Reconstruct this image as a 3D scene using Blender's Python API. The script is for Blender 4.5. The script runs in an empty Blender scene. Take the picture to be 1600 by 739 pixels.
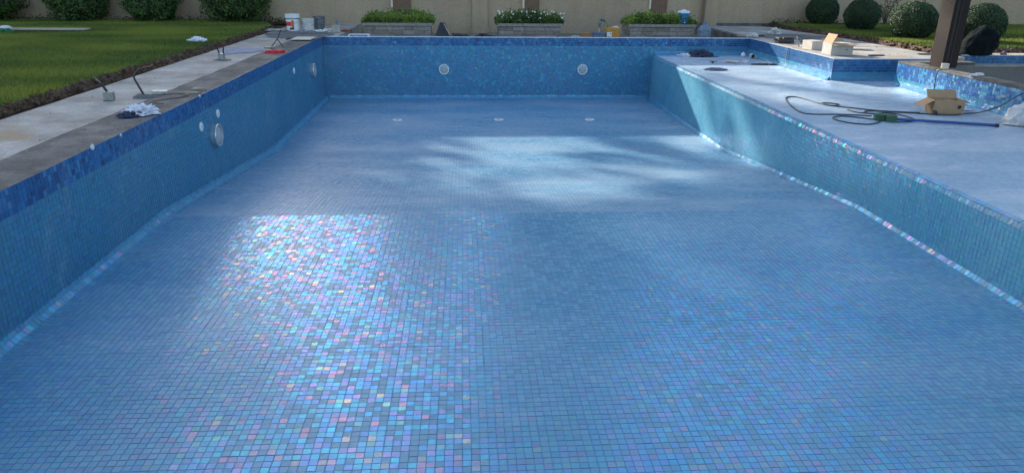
import bpy, bmesh, math, random
import numpy as np
from mathutils import Vector, Matrix, noise
random.seed(7); rng = np.random.default_rng(11)
S = bpy.context.scene; C = S.collection
R = math.radians
# ------------------------------------------------------------ camera
cam_d = bpy.data.cameras.new('camera'); cam = bpy.data.objects.new('camera', cam_d); C.objects.link(cam)
cam_d.sensor_width = 36; cam_d.lens = 1115.85/1600*36; cam_d.clip_end = 2000; cam_d.clip_start = .05
def cam_basis(yaw, pit, roll):
    cy, sy, cp, sp = math.cos(yaw), math.sin(yaw), math.cos(pit), math.sin(pit)
    f = Vector((sy*cp, cy*cp, -sp)); r = Vector((cy, -sy, 0)); u = r.cross(f)
    c, s = math.cos(roll), math.sin(roll)
    return c*r+s*u, -s*r+c*u, f
r_, u_, f_ = cam_basis(.0681, .3572, .0103)
M = Matrix((r_, u_, -f_)).transposed().to_4x4(); M.translation = Vector((0, 0, 1.5)); cam.matrix_world = M
S.camera = cam
CAM = np.array([0, 0, 1.5])
# ------------------------------------------------------------ light
SUN_AZ, SUN_EL = -30, 22.5        # degrees from +Y (negative = towards -X), elevation
w = bpy.data.worlds.new('World'); S.world = w; w.use_nodes = True
nt = w.node_tree; bg = nt.nodes['Background']
sky = nt.nodes.new('ShaderNodeTexSky'); sky.sky_type = 'NISHITA'; sky.sun_disc = False
sky.sun_elevation = R(SUN_EL); sky.sun_rotation = R(SUN_AZ); sky.air_density = 1.0; sky.dust_density = 2.2; sky.ozone_density = 1.0
nt.links.new(sky.outputs[0], bg.inputs[0]); bg.inputs[1].default_value = .15
sd = bpy.data.lights.new('sun', 'SUN'); sun = bpy.data.objects.new('sun', sd); C.objects.link(sun)
sd.energy = 3.4; sd.angle = R(.6); sd.color = (1, .9, .76)
sv = Vector((math.sin(R(SUN_AZ))*math.cos(R(SUN_EL)), math.cos(R(SUN_AZ))*math.cos(R(SUN_EL)), math.sin(R(SUN_EL))))
sun.rotation_euler = sv.to_track_quat('Z', 'Y').to_euler(); sun.location = sv*60
S.view_settings.view_transform = 'Standard'; S.view_settings.look = 'None'; S.view_settings.exposure = 1.38
S.view_settings.gamma = 1
S.cycles.max_bounces = 6; S.cycles.diffuse_bounces = 3; S.cycles.glossy_bounces = 3; S.cycles.caustics_reflective = False

# ------------------------------------------------------------ materials
def mat(name):
    m = bpy.data.materials.new(name); m.use_nodes = True
    return m, m.node_tree, m.node_tree.nodes['Principled BSDF']
def N(nt, t, **k):
    n = nt.nodes.new(t)
    for a, b in k.items():
        if a in n.inputs.keys() if hasattr(n.inputs, 'keys') else False: n.inputs[a].default_value = b
        else: setattr(n, a, b)
    return n
def ramp(nt, stops):
    r = nt.nodes.new('ShaderNodeValToRGB'); e = r.color_ramp.elements
    while len(e) < len(stops): e.new(.5)
    for i, (p, c) in enumerate(stops): e[i].position = p; e[i].color = (*c, 1)
    return r
def plain(name, col, rough=.7, metal=0, var=.15, scale=8, bump=.0, bscale=60, spec=.5):
    """base colour broken up by two noises, optional fine relief"""
    m, nt, b = mat(name)
    tc = nt.nodes.new('ShaderNodeTexCoord')
    n = nt.nodes.new('ShaderNodeTexNoise'); n.inputs['Scale'].default_value = scale; n.inputs['Detail'].default_value = 8
    n.inputs['Roughness'].default_value = .65
    nt.links.new(tc.outputs['Object'], n.inputs['Vector'])
    lo = tuple(c*(1-var) for c in col); hi = tuple(min(1, c*(1+var)) for c in col)
    r = ramp(nt, [(.3, lo), (.7, hi)])
    nt.links.new(n.outputs['Fac'], r.inputs[0]); nt.links.new(r.outputs[0], b.inputs['Base Color'])
    b.inputs['Roughness'].default_value = rough; b.inputs['Metallic'].default_value = metal
    b.inputs['Specular IOR Level'].default_value = spec
    if bump:
        n2 = nt.nodes.new('ShaderNodeTexNoise'); n2.inputs['Scale'].default_value = bscale; n2.inputs['Detail'].default_value = 6
        nt.links.new(tc.outputs['Object'], n2.inputs['Vector'])
        bu = nt.nodes.new('ShaderNodeBump'); bu.inputs['Strength'].default_value = 1; bu.inputs['Distance'].default_value = bump
        nt.links.new(n2.outputs['Fac'], bu.inputs['Height']); nt.links.new(bu.outputs[0], b.inputs['Normal'])
    return m
def tile_mat(name, dust=0.0, dirt_scale=.35, gloss=1.0, dustcol=(.42, .46, .50), dmin=.25, rough=.32):
    """glass mosaic: pigment from the attribute 'tcol', a coloured glaze (attribute 'sheen', alpha = strength), dry grout dust"""
    m, nt, b = mat(name); L = nt.links.new
    tc = nt.nodes.new('ShaderNodeTexCoord')
    a = nt.nodes.new('ShaderNodeAttribute'); a.attribute_name = 'tcol'
    s = nt.nodes.new('ShaderNodeAttribute'); s.attribute_name = 'sheen'
    geo = nt.nodes.new('ShaderNodeNewGeometry')
    # wavy glass
    n1 = nt.nodes.new('ShaderNodeTexNoise'); n1.inputs['Scale'].default_value = 38; n1.inputs['Detail'].default_value = 2.5
    L(geo.outputs['Position'], n1.inputs['Vector'])
    bu = nt.nodes.new('ShaderNodeBump'); bu.inputs['Strength'].default_value = .55; bu.inputs['Distance'].default_value = .0022
    L(n1.outputs['Fac'], bu.inputs['Height'])
    # dust mask
    n2 = nt.nodes.new('ShaderNodeTexNoise'); n2.inputs['Scale'].default_value = dirt_scale; n2.inputs['Detail'].default_value = 7; n2.inputs['Roughness'].default_value = .62
    mp = nt.nodes.new('ShaderNodeMapping'); mp.inputs['Scale'].default_value = (1, 2.2, 1)
    L(geo.outputs['Position'], mp.inputs[0]); L(mp.outputs[0], n2.inputs['Vector'])
    mr = nt.nodes.new('ShaderNodeMapRange'); mr.inputs[1].default_value = .38; mr.inputs[2].default_value = .68
    mr.inputs[3].default_value = dust*dmin; mr.inputs[4].default_value = dust
    L(n2.outputs['Fac'], mr.inputs[0])
    # thin cement smears wiped across the tiles
    n5 = nt.nodes.new('ShaderNodeTexNoise'); n5.inputs['Scale'].default_value = 1.9; n5.inputs['Detail'].default_value = 9; n5.inputs['Roughness'].default_value = .7; n5.inputs['Distortion'].default_value = .8
    mp5 = nt.nodes.new('ShaderNodeMapping'); mp5.inputs['Scale'].default_value = (.7, 1.6, 1); L(geo.outputs['Position'], mp5.inputs[0]); L(mp5.outputs[0], n5.inputs['Vector'])
    r5 = nt.nodes.new('ShaderNodeMapRange'); r5.inputs[1].default_value = .54; r5.inputs[2].default_value = .72; r5.inputs[3].default_value = 0; r5.inputs[4].default_value = .16+dust*.3
    L(n5.outputs['Fac'], r5.inputs[0])
    mrs = nt.nodes.new('ShaderNodeMath'); mrs.operation = 'ADD'; mrs.use_clamp = True; L(mr.outputs[0], mrs.inputs[0]); L(r5.outputs[0], mrs.inputs[1]); mr = mrs
    n3 = nt.nodes.new('ShaderNodeTexNoise'); n3.inputs['Scale'].default_value = 70; n3.inputs['Detail'].default_value = 3
    L(geo.outputs['Position'], n3.inputs['Vector'])
    mul = nt.nodes.new('ShaderNodeMix'); mul.data_type = 'RGBA'; mul.blend_type = 'MULTIPLY'; mul.inputs[0].default_value = .35
    L(a.outputs['Color'], mul.inputs[6]); L(n3.outputs['Color'], mul.inputs[7])
    mx = nt.nodes.new('ShaderNodeMix'); mx.data_type = 'RGBA'; mx.inputs[7].default_value = (*dustcol, 1)
    L(mr.outputs[0], mx.inputs[0]); L(mul.outputs[2], mx.inputs[6])
    L(mx.outputs[2], b.inputs['Base Color'])
    b.inputs['Roughness'].default_value = rough; b.inputs['IOR'].default_value = 1.45
    b.inputs['Specular IOR Level'].default_value = .22
    L(bu.outputs[0], b.inputs['Normal'])
    g = nt.nodes.new('ShaderNodeBsdfAnisotropic'); g.inputs['Roughness'].default_value = .2
    L(s.outputs['Color'], g.inputs['Color']); L(bu.outputs[0], g.inputs['Normal'])
    fr = nt.nodes.new('ShaderNodeFresnel'); fr.inputs['IOR'].default_value = 1.7; L(bu.outputs[0], fr.inputs['Normal'])
    ad = nt.nodes.new('ShaderNodeMath'); ad.operation = 'MULTIPLY_ADD'; ad.inputs[1].default_value = .50; ad.inputs[2].default_value = .17
    L(fr.outputs[0], ad.inputs[0])
    m1 = nt.nodes.new('ShaderNodeMath'); m1.operation = 'MULTIPLY'; L(ad.outputs[0], m1.inputs[0]); L(s.outputs['Alpha'], m1.inputs[1])
    iv = nt.nodes.new('ShaderNodeMath'); iv.operation = 'MULTIPLY_ADD'; iv.inputs[1].default_value = -.9; iv.inputs[2].default_value = gloss; L(mr.outputs[0], iv.inputs[0])
    m2 = nt.nodes.new('ShaderNodeMath'); m2.operation = 'MULTIPLY'; m2.use_clamp = True; L(m1.outputs[0], m2.inputs[0]); L(iv.outputs[0], m2.inputs[1])
    ms = nt.nodes.new('ShaderNodeMixShader'); L(m2.outputs[0], ms.inputs[0]); L(b.outputs[0], ms.inputs[1]); L(g.outputs[0], ms.inputs[2])
    L(ms.outputs[0], nt.nodes['Material Output'].inputs['Surface'])
    return m
def leaf_mat(name, rough=.5):
    m, nt, b = mat(name)
    a = nt.nodes.new('ShaderNodeAttribute'); a.attribute_name = 'tcol'
    nt.links.new(a.outputs['Color'], b.inputs['Base Color']); b.inputs['Roughness'].default_value = rough
    tr = nt.nodes.new('ShaderNodeBsdfTranslucent'); nt.links.new(a.outputs['Color'], tr.inputs['Color'])
    ms = nt.nodes.new('ShaderNodeMixShader'); ms.inputs[0].default_value = .3
    nt.links.new(b.outputs[0], ms.inputs[1]); nt.links.new(tr.outputs[0], ms.inputs[2])
    nt.links.new(ms.outputs[0], nt.nodes['Material Output'].inputs['Surface'])
    return m
def concrete_mat(name, c1, c2, c3, scale=1.2, bump=.003, stain=None, streak=False):
    m, nt, b = mat(name); L = nt.links.new
    geo = nt.nodes.new('ShaderNodeNewGeometry')
    n = nt.nodes.new('ShaderNodeTexNoise'); n.inputs['Scale'].default_value = scale; n.inputs['Detail'].default_value = 10; n.inputs['Roughness'].default_value = .7
    L(geo.outputs['Position'], n.inputs['Vector'])
    r = ramp(nt, [(.32, c1), (.5, c2), (.68, c3)]); L(n.outputs['Fac'], r.inputs[0])
    out = r.outputs[0]
    n4 = nt.nodes.new('ShaderNodeTexNoise'); n4.inputs['Scale'].default_value = 45; n4.inputs['Detail'].default_value = 5
    L(geo.outputs['Position'], n4.inputs['Vector'])
    sp = nt.nodes.new('ShaderNodeMix'); sp.data_type = 'RGBA'; sp.blend_type = 'OVERLAY'; sp.inputs[0].default_value = .75
    L(out, sp.inputs[6]); L(n4.outputs['Color'], sp.inputs[7]); out = sp.outputs[2]
    if stain:
        n3 = nt.nodes.new('ShaderNodeTexNoise'); n3.inputs['Scale'].default_value = .9; n3.inputs['Detail'].default_value = 4; n3.inputs['Distortion'].default_value = 1.2
        mp = nt.nodes.new('ShaderNodeMapping'); mp.inputs['Location'].default_value = (3.3, 7.7, 0); L(geo.outputs['Position'], mp.inputs[0]); L(mp.outputs[0], n3.inputs['Vector'])
        r3 = ramp(nt, [(.56, (0, 0, 0)), (.68, (1, 1, 1))]); L(n3.outputs['Fac'], r3.inputs[0])
        mx = nt.nodes.new('ShaderNodeMix'); mx.data_type = 'RGBA'; mx.inputs[7].default_value = (*stain, 1)
        L(r3.outputs[0], mx.inputs[0]); L(out, mx.inputs[6]); out = mx.outputs[2]
    if streak:
        n6 = nt.nodes.new('ShaderNodeTexNoise'); n6.inputs['Scale'].default_value = 1.6; n6.inputs['Detail'].default_value = 8; n6.inputs['Roughness'].default_value = .75
        mp6 = nt.nodes.new('ShaderNodeMapping'); mp6.inputs['Scale'].default_value = (2.2, 1, .16); L(geo.outputs['Position'], mp6.inputs[0]); L(mp6.outputs[0], n6.inputs['Vector'])
        r6 = ramp(nt, [(.35, (.62, .60, .57)), (.6, (1, 1, 1))]); L(n6.outputs['Fac'], r6.inputs[0])
        m6 = nt.nodes.new('ShaderNodeMix'); m6.data_type = 'RGBA'; m6.blend_type = 'MULTIPLY'; m6.inputs[0].default_value = .22
        L(out, m6.inputs[6]); L(r6.outputs[0], m6.inputs[7]); out = m6.outputs[2]
    L(out, b.inputs['Base Color']); b.inputs['Roughness'].default_value = .85; b.inputs['Specular IOR Level'].default_value = .25
    n2 = nt.nodes.new('ShaderNodeTexNoise'); n2.inputs['Scale'].default_value = 22; n2.inputs['Detail'].default_value = 8
    L(geo.outputs['Position'], n2.inputs['Vector'])
    bu = nt.nodes.new('ShaderNodeBump'); bu.inputs['Distance'].default_value = bump; bu.inputs['Strength'].default_value = 1
    L(n2.outputs['Fac'], bu.inputs['Height']); L(bu.outputs[0], b.inputs['Normal'])
    return m
M_floor = tile_mat('mosaic_floor', dust=.48, dmin=.35, dustcol=(.31, .45, .57), rough=.38)
M_deep = tile_mat('mosaic_deep_floor', dust=.64, dirt_scale=.5, gloss=.8, dmin=.3, rough=.42, dustcol=(.40, .49, .57))
M_wall = tile_mat('mosaic_wall', dust=.10, gloss=.8)
M_wallr = tile_mat('mosaic_wall_sunpale', dust=.40, dmin=.3, gloss=.75, dustcol=(.28, .52, .58), rough=.4)  # paler turquoise coat puts the step wall's sunlight into the colour
M_shelf = tile_mat('mosaic_shelf', dust=.86, dirt_scale=.7, gloss=.85, dmin=.6, dustcol=(.54, .61, .68), rough=.45)
M_nose = tile_mat('mosaic_nosing', dust=.35, dmin=.3, gloss=1.1, rough=.4)
M_grout = plain('grout', (.085, .27, .41), .85, bump=.001)
M_trim = plain('trim', (.60, .64, .68), .45, var=.25, scale=20)
M_screed = concrete_mat('screed', (.06, .06, .058), (.125, .123, .116), (.23, .22, .20), 2.4, .008)
M_slab = concrete_mat('pale_concrete', (.22, .20, .17), (.37, .35, .315), (.52, .49, .44), 1.5, .010, stain=(.36, .285, .185))
M_wet = concrete_mat('damp_mortar', (.10, .10, .10), (.14, .14, .135), (.19, .185, .175), 2.2, .008)
M_spa = concrete_mat('raw_render', (.15, .145, .14), (.19, .185, .18), (.23, .225, .215), .8, .003)
M_gravelly = concrete_mat('bare_ground', (.16, .13, .10), (.24, .20, .155), (.32, .27, .21), 2.5, .012)
M_soil = concrete_mat('soil', (.05, .03, .02), (.10, .062, .04), (.17, .11, .075), 6, .03)
M_gardenwall = concrete_mat('beige_render', (.37, .285, .19), (.41, .315, .21), (.45, .35, .235), .6, .0015, streak=True)
M_leaf = leaf_mat('leaves'); M_grass = leaf_mat('grass_blades', .6)
M_bark = plain('bark', (.09, .065, .045), .9, var=.4, bump=.02, bscale=9)
M_stone = plain('planter_stone', (.20, .175, .155), .8, var=.35, scale=14, bump=.004, bscale=50)
M_stone2 = plain('planter_stone_light', (.27, .245, .225), .8, var=.3, scale=14, bump=.004, bscale=50)
M_white = plain('white_plastic', (.72, .73, .74), .4, var=.06)
M_dirtywhite = plain('smeared_white', (.58, .57, .54), .6, var=.3, scale=12)
M_paper = plain('paper', (.68, .69, .74), .8, var=.1)
M_clothdark = plain('navy_cloth', (.045, .055, .10), .9, var=.4, scale=20)
M_clothwhite = plain('white_cloth', (.66, .66, .72), .9, var=.2, scale=20)
M_black = plain('black_rubber', (.02, .02, .022), .5, var=.3)
M_cable = plain('cable', (.035, .045, .05), .5, var=.3)
M_metal = plain('grey_metal', (.28, .30, .30), .4, metal=.7, var=.3, scale=30)
M_steel = plain('steel', (.6, .62, .62), .3, metal=.6, var=.1)
M_red = plain('red_plastic', (.62, .03, .045), .45, var=.25, scale=30)
M_orange = plain('orange_print', (.50, .13, .03), .6, var=.1)
M_yellow = plain('yellow_bag', (.46, .22, .03), .6, var=.25, scale=25)
M_blue = plain('blue_plastic', (.012, .17, .42), .35, var=.08)
M_jug = plain('dusty_blue_plastic', (.13, .19, .26), .4, var=.3, scale=15)
M_pole = plain('blue_pole', (.02, .07, .26), .35, var=.1)
M_brushgreen = plain('green_pad', (.05, .12, .065), .95, var=.4, scale=60, bump=.01, bscale=90)
M_card = plain('cardboard', (.42, .27, .15), .85, var=.12, scale=12)
M_cardin = plain('cardboard_inside', (.30, .18, .10), .9, var=.15, scale=12)
M_cardgrey = plain('pale_cardboard', (.46, .44, .42), .85, var=.1, scale=12)
M_post = plain('brown_powder_coat', (.030, .022, .020), .75, var=.12, scale=5, spec=.2)
M_groove = plain('dark_groove', (.010, .009, .010), .6)
M_rock = plain('black_rock', (.006, .010, .012), .9, spec=.1, var=.5, scale=6, bump=.02, bscale=9)
M_panel = plain('brown_wall_panel', (.17, .10, .06), .75, var=.2)
M_wood = plain('weathered_board', (.40, .35, .27), .8, var=.2, scale=10)
M_blackprint = plain('black_print', (.02, .02, .03), .6)
M_flower = plain('petals', (.75, .72, .62), .7)
M_clear = plain('cloudy_plastic', (.40, .43, .40), .35, var=.3, scale=25)
M_rust = plain('rust', (.22, .07, .035), .8, var=.3)
M_tilecream = plain('cream_tile', (.62, .56, .46), .35, var=.08)

# ------------------------------------------------------------ object helpers
def tag(o, label=None, cat=None, group=None, kind=None):
    if label: o['label'] = label
    if cat: o['category'] = cat
    if group: o['group'] = group
    if kind: o['kind'] = kind
    return o
def thing(name, label, cat, loc=(0, 0, 0), rz=0, group=None):
    o = bpy.data.objects.new(name, None); C.objects.link(o); o.empty_display_size = .1
    o.location = loc; o.rotation_euler = (0, 0, rz)
    return tag(o, label, cat, group)
def link(name, me, parent=None, loc=(0, 0, 0), rz=0):
    o = bpy.data.objects.new(name, me); C.objects.link(o); o.parent = parent; o.location = loc; o.rotation_euler = (0, 0, rz)
    return o
def obj(name, bm, m, parent=None, loc=(0, 0, 0), rz=0, smooth=False):
    me = bpy.data.meshes.new(name); bm.normal_update(); bm.to_mesh(me); bm.free()
    for q in (m if isinstance(m, (list, tuple)) else [m]): me.materials.append(q)
    if smooth: me.shade_smooth()
    return link(name, me, parent, loc, rz)
def setup(o): return o
def BM(): return bmesh.new()
def box(bm, x0, x1, y0, y1, z0, z1, bev=0, mi=0):
    vs = [bm.verts.new(p) for p in ((x0,y0,z0),(x1,y0,z0),(x1,y1,z0),(x0,y1,z0),(x0,y0,z1),(x1,y0,z1),(x1,y1,z1),(x0,y1,z1))]
    fs = [bm.faces.new([vs[i] for i in q]) for q in ((0,3,2,1),(4,5,6,7),(0,1,5,4),(1,2,6,5),(2,3,7,6),(3,0,4,7))]
    for f in fs: f.material_index = mi
    if bev: bmesh.ops.bevel(bm, geom=list({e for f in fs for e in f.edges}), offset=bev, segments=2, profile=.7, affect='EDGES')
def xform(bm, mtx, start=0):
    bm.verts.ensure_lookup_table(); bmesh.ops.transform(bm, matrix=mtx, verts=bm.verts[start:])
def poly(bm, pts, z):
    return bm.faces.new([bm.verts.new((x, y, z)) for x, y in pts])
def lathe(bm, prof, seg=20, at=(0, 0, 0), axis='Z', mi=0, cap=True):
    rings = []
    for r, h in prof:
        ring = []
        for i in range(seg):
            a = 2*math.pi*i/seg; x, y = r*math.cos(a), r*math.sin(a)
            p = {'Z': (x, y, h), 'Y': (x, -h, y), 'X': (h, x, y)}[axis]
            ring.append(bm.verts.new(Vector(p)+Vector(at)))
        rings.append(ring)
    for a, b in zip(rings, rings[1:]):
        for i in range(seg):
            f = bm.faces.new((a[i], a[(i+1) % seg], b[(i+1) % seg], b[i])); f.material_index = mi
    if cap:
        for ring in (rings[0][::-1], rings[-1]):
            f = bm.faces.new(ring); f.material_index = mi
def spline(pts, n=6):
    pts = [Vector(p) for p in pts]; out = []
    P = [2*pts[0]-pts[1]]+pts+[2*pts[-1]-pts[-2]]
    for i in range(1, len(P)-2):
        for k in range(n):
            t = k/n; a, b, c, d = P[i-1], P[i], P[i+1], P[i+2]
            out.append(.5*((2*b)+(c-a)*t+(2*a-5*b+4*c-d)*t*t+(3*b-a-3*c+d)*t**3))
    out.append(pts[-1]); return out
def tube(bm, pts, r, seg=6, n=6, smooth=True, mi=0):
    P = spline(pts, n) if smooth and len(pts) > 2 else [Vector(p) for p in pts]
    rad = r if callable(r) else (lambda t: r)
    rings = []; up = Vector((0, 0, 1))
    for i, p in enumerate(P):
        d = (P[min(i+1, len(P)-1)]-P[max(i-1, 0)]).normalized()
        s = d.cross(up); s = d.cross(Vector((1, 0, 0))) if s.length < .05 else s
        s.normalize(); v = s.cross(d)
        q = rad(i/(len(P)-1))
        rings.append([bm.verts.new(p+q*(math.cos(2*math.pi*k/seg)*s+math.sin(2*math.pi*k/seg)*v)) for k in range(seg)])
    for a, b in zip(rings, rings[1:]):
        for i in range(seg): bm.faces.new((a[i], a[(i+1) % seg], b[(i+1) % seg], b[i])).material_index = mi
    bm.faces.new(rings[0][::-1]).material_index = mi; bm.faces.new(rings[-1]).material_index = mi
def crumple(sx, sy, sz, seed, sub=4, amp=.5, freq=2.2, flat=True, ridge=True):
    """a crumpled heap: displaced icosphere cut flat at the base"""
    bm = BM(); bmesh.ops.create_icosphere(bm, subdivisions=sub, radius=1)
    for v in bm.verts:
        p = v.co.copy(); q = p*freq+Vector((seed*7.3, seed*3.1, seed))
        n1 = noise.noise(q); n2 = noise.noise(q*2.3)
        k = (1-abs(n1)*2) if ridge else n1
        v.co = p*(1+amp*(k-.4)+amp*.5*n2+amp*.18*noise.noise(q*6))
        v.co.x *= sx; v.co.y *= sy; v.co.z *= sz
        if flat and v.co.z < 0: v.co.z *= .06
    mz = min(v.co.z for v in bm.verts)
    for v in bm.verts: v.co.z -= mz
    return bm
# ---- big numpy meshes
def np_mesh(name, V, F, cols=None, mats=(), alpha=None, smooth=False, mi=None):
    """V (n,3), F (m,4) quads; cols dict name-> (m,4) face colours"""
    me = bpy.data.meshes.new(name); V = np.asarray(V, np.float32); F = np.asarray(F, np.int32); k = F.shape[1]
    me.vertices.add(len(V)); me.vertices.foreach_set('co', V.ravel())
    me.loops.add(F.size); me.loops.foreach_set('vertex_index', F.ravel())
    me.polygons.add(len(F)); me.polygons.foreach_set('loop_start', np.arange(0, F.size, k, dtype=np.int32)); me.polygons.foreach_set('loop_total', np.full(len(F), k, np.int32))
    for q in mats: me.materials.append(q)
    if mi is not None: me.polygons.foreach_set('material_index', np.asarray(mi, np.int32))
    me.update(calc_edges=True)
    for nme, c in (cols or {}).items():
        at = me.attributes.new(nme, 'FLOAT_COLOR', 'FACE'); at.data.foreach_set('color', np.asarray(c, np.float32).ravel())
    (me.shade_smooth if smooth else me.shade_flat)()
    return me
PITCH = .05
# palettes: (weight, pigment, sheen, strength)
AQUA = [(.31, (.100, .335, .50), (.30, .45, .60), .10),
        (.20, (.092, .36, .56), (.08, .45, 1.0), 1.0),
        (.13, (.095, .345, .56), (.20, .34, 1.0), 1.0),
        (.13, (.092, .38, .55), (.06, .62, 1.0), 1.0),
        (.11, (.110, .335, .55), (.50, .34, .95), .85),
        (.06, (.080, .29, .51), (1.0, .42, .58), .75),
        (.04, (.075, .35, .50), (.35, .85, .75), .8),
        (.025, (.085, .33, .48), (1.0, .80, .55), .8)]
BAND = [(.45, (.016, .11, .28), (.12, .25, .75), .55), (.25, (.022, .15, .36), (.12, .35, .9), .8),
        (.15, (.03, .15, .38), (.15, .55, 1.0), .9), (.08, (.014, .065, .22), (.2, .25, .5), .5), (.07, (.05, .20, .40), (.35, .65, .9), .9)]
BAND2 = [(.40, (.025, .12, .38), (.12, .35, .9), .5), (.30, (.03, .165, .45), (.12, .45, .9), .7), (.2, (.05, .30, .58), (.15, .65, 1.0), .8), (.10, (.09, .36, .55), (.4, .75, .9), .8)]
WAQUA = [(.05, (.07, .38, .50), (.2, .9, .9), .9), (.04, (.07, .25, .38), (.2, .4, .7), .3)]+[(p[0]*.8, (p[1][0]*.70, p[1][1]*.74, p[1][2]*.82), (p[2][0], min(1, p[2][1]*1.1), p[2][2]*.95), p[3]*.9) for p in AQUA]  # extra bright turquoise tiles put the far wall's shimmer into the pigment
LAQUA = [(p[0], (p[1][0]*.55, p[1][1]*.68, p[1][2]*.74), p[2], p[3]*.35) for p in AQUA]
TEAL = [(p[0], (p[1][0]*.78, p[1][1]*.96, p[1][2]*.95), p[2], p[3]*.8) for p in AQUA]
def pick(pal, n):
    wts = np.array([p[0] for p in pal]); idx = rng.choice(len(pal), n, p=wts/wts.sum())
    base = np.array([p[1] for p in pal])[idx]; sh = np.array([p[2] for p in pal])[idx]; st = np.array([p[3] for p in pal])[idx]
    base = base*rng.uniform(.94, 1.06, (n, 1)); st = st*rng.uniform(.55, 1.15, n)
    return np.clip(np.c_[base, np.ones(n)], 0, 1), np.clip(np.c_[sh*rng.uniform(.85, 1.1, (n, 3)), st], 0, 1)
VAR = {}
def tile_variants(key, pal, m, n=28):
    if key in VAR: return VAR[key]
    h = PITCH*.5-.0019; t = .0035; out = []
    b, s = pick(pal, n)
    for i in range(n):
        V = [(-h,-h,0),(h,-h,0),(h,h,0),(-h,h,0),(-h-.0003,-h-.0003,-t),(h+.0003,-h-.0003,-t),(h+.0003,h+.0003,-t),(-h-.0003,h+.0003,-t)]
        F = [(0,1,2,3),(4,5,1,0),(5,6,2,1),(6,7,3,2),(7,4,0,3)]
        out.append(np_mesh('tile', V, F, {'tcol': np.tile(b[i], (5, 1)), 'sheen': np.tile(s[i], (5, 1))}, [m]))
    VAR[key] = out; return out
def lay(parent, name, P, U, W, pal, m, key, single=0, tilt=.010, palmask=None, pal2=None, key2=None, size=1.0):
    """P centres, U/W unit directions; the `single` tiles that show largest become objects, the rest one 'stuff' mesh"""
    P = np.asarray(P, float); n = len(P); U = np.broadcast_to(U, P.shape).copy(); W = np.broadcast_to(W, P.shape).copy()
    Nn = np.cross(U, W)
    a = rng.normal(0, tilt, (n, 1)); b = rng.normal(0, tilt, (n, 1))
    U = U+a*Nn; W = W+b*Nn; U /= np.linalg.norm(U, axis=1)[:, None]; W -= (W*U).sum(1)[:, None]*U; W /= np.linalg.norm(W, axis=1)[:, None]; Nn = np.cross(U, W)
    P = P+rng.normal(0, .0002, (n, 1))*U+rng.normal(0, .0002, (n, 1))*W+np.clip(rng.normal(0, .0005, (n, 1)), -.0008, .0012)*Nn
    mask = np.zeros(n, bool) if palmask is None else palmask
    if single:
        d = P-CAM; z = d@np.array(f_); x = d@np.array(r_)/np.maximum(z, .01); y = d@np.array(u_)/np.maximum(z, .01)
        inview = (z > .3) & (abs(x) < 800/1115.85*.985) & (abs(y) < 369.5/1115.85*.985)
        area = np.where(inview, abs((Nn*d).sum(1))/np.maximum(z, .01)**3, 0)
        order = np.argsort(-area)[:single]; order = order[area[order] > 0]
        va = tile_variants(key, pal, m); vb = tile_variants(key2, pal2, m) if pal2 else va
        for i in order:
            me = random.choice(vb if mask[i] else va)
            o = bpy.data.objects.new('tile', me); C.objects.link(o); o.parent = parent
            Mx = Matrix((Vector(U[i]), Vector(W[i]), Vector(Nn[i]))).transposed().to_4x4()
            o.matrix_basis = Matrix.Translation(Vector(P[i])) @ Mx
        keep = np.ones(n, bool); keep[order] = False
        P, U, W, Nn, mask = P[keep], U[keep], W[keep], Nn[keep], mask[keep]; n = len(P)
    h = PITCH*.5*size-.0019; t = .0035
    corners = [(-h,-h,0),(h,-h,0),(h,h,0),(-h,h,0),(-h,-h,-t),(h,-h,-t),(h,h,-t),(-h,h,-t)]
    V = np.stack([P+c[0]*U+c[1]*W+c[2]*Nn for c in corners], 1).reshape(-1, 3)
    F0 = np.array([(0,1,2,3),(4,5,1,0),(5,6,2,1),(6,7,3,2),(7,4,0,3)])
    F = (F0[None]+8*np.arange(n)[:, None, None]).reshape(-1, 4)
    bc, sc = pick(pal, n)
    if pal2 is not None and mask.any():
        b2, s2 = pick(pal2, n); bc[mask] = b2[mask]; sc[mask] = s2[mask]
    o = link(name, np_mesh(name, V, F, {'tcol': np.repeat(bc, 5, 0), 'sheen': np.repeat(sc, 5, 0)}, [m]), parent)
    o['kind'] = 'stuff'; return o

# ============================================================ POOL SHELL
XL, XR, YF, YN = -3.28, 4.55, 17.48, 1.0
ZS = -.40; X2 = 6.9; YB = 13.25; XP = 7.82; YP = 12.7
RC = .0955                                   # cove radius
PATH = [(YN, -1.06), (7.6, -1.06), (12.2, -1.45), (YF, -1.45)]
def floor_z(y):
    for (a, za), (b, zb) in zip(PATH, PATH[1:]):
        if y <= b: return za+(zb-za)*(y-a)/(b-a)
    return PATH[-1][1]
def sheet(name, quads, m, parent=None, kind=None):
    bm = BM()
    for q in quads: bm.faces.new([bm.verts.new(p) for p in q])
    o = obj(name, bm, m, parent)
    if kind: o['kind'] = kind
    return o
B = .0035
fl = sheet('pool_floor', [((XL-.1, a, za-B), (XR+.1, a, za-B), (XR+.1, b, zb-B), (XL-.1, b, zb-B)) for (a, za), (b, zb) in zip(PATH, PATH[1:])], M_grout, kind='structure')
def rows(y0, y1, p=PITCH): n = int(round((y1-y0)/p)); return y0+(np.arange(n)+.5)*(y1-y0)/n
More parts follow.
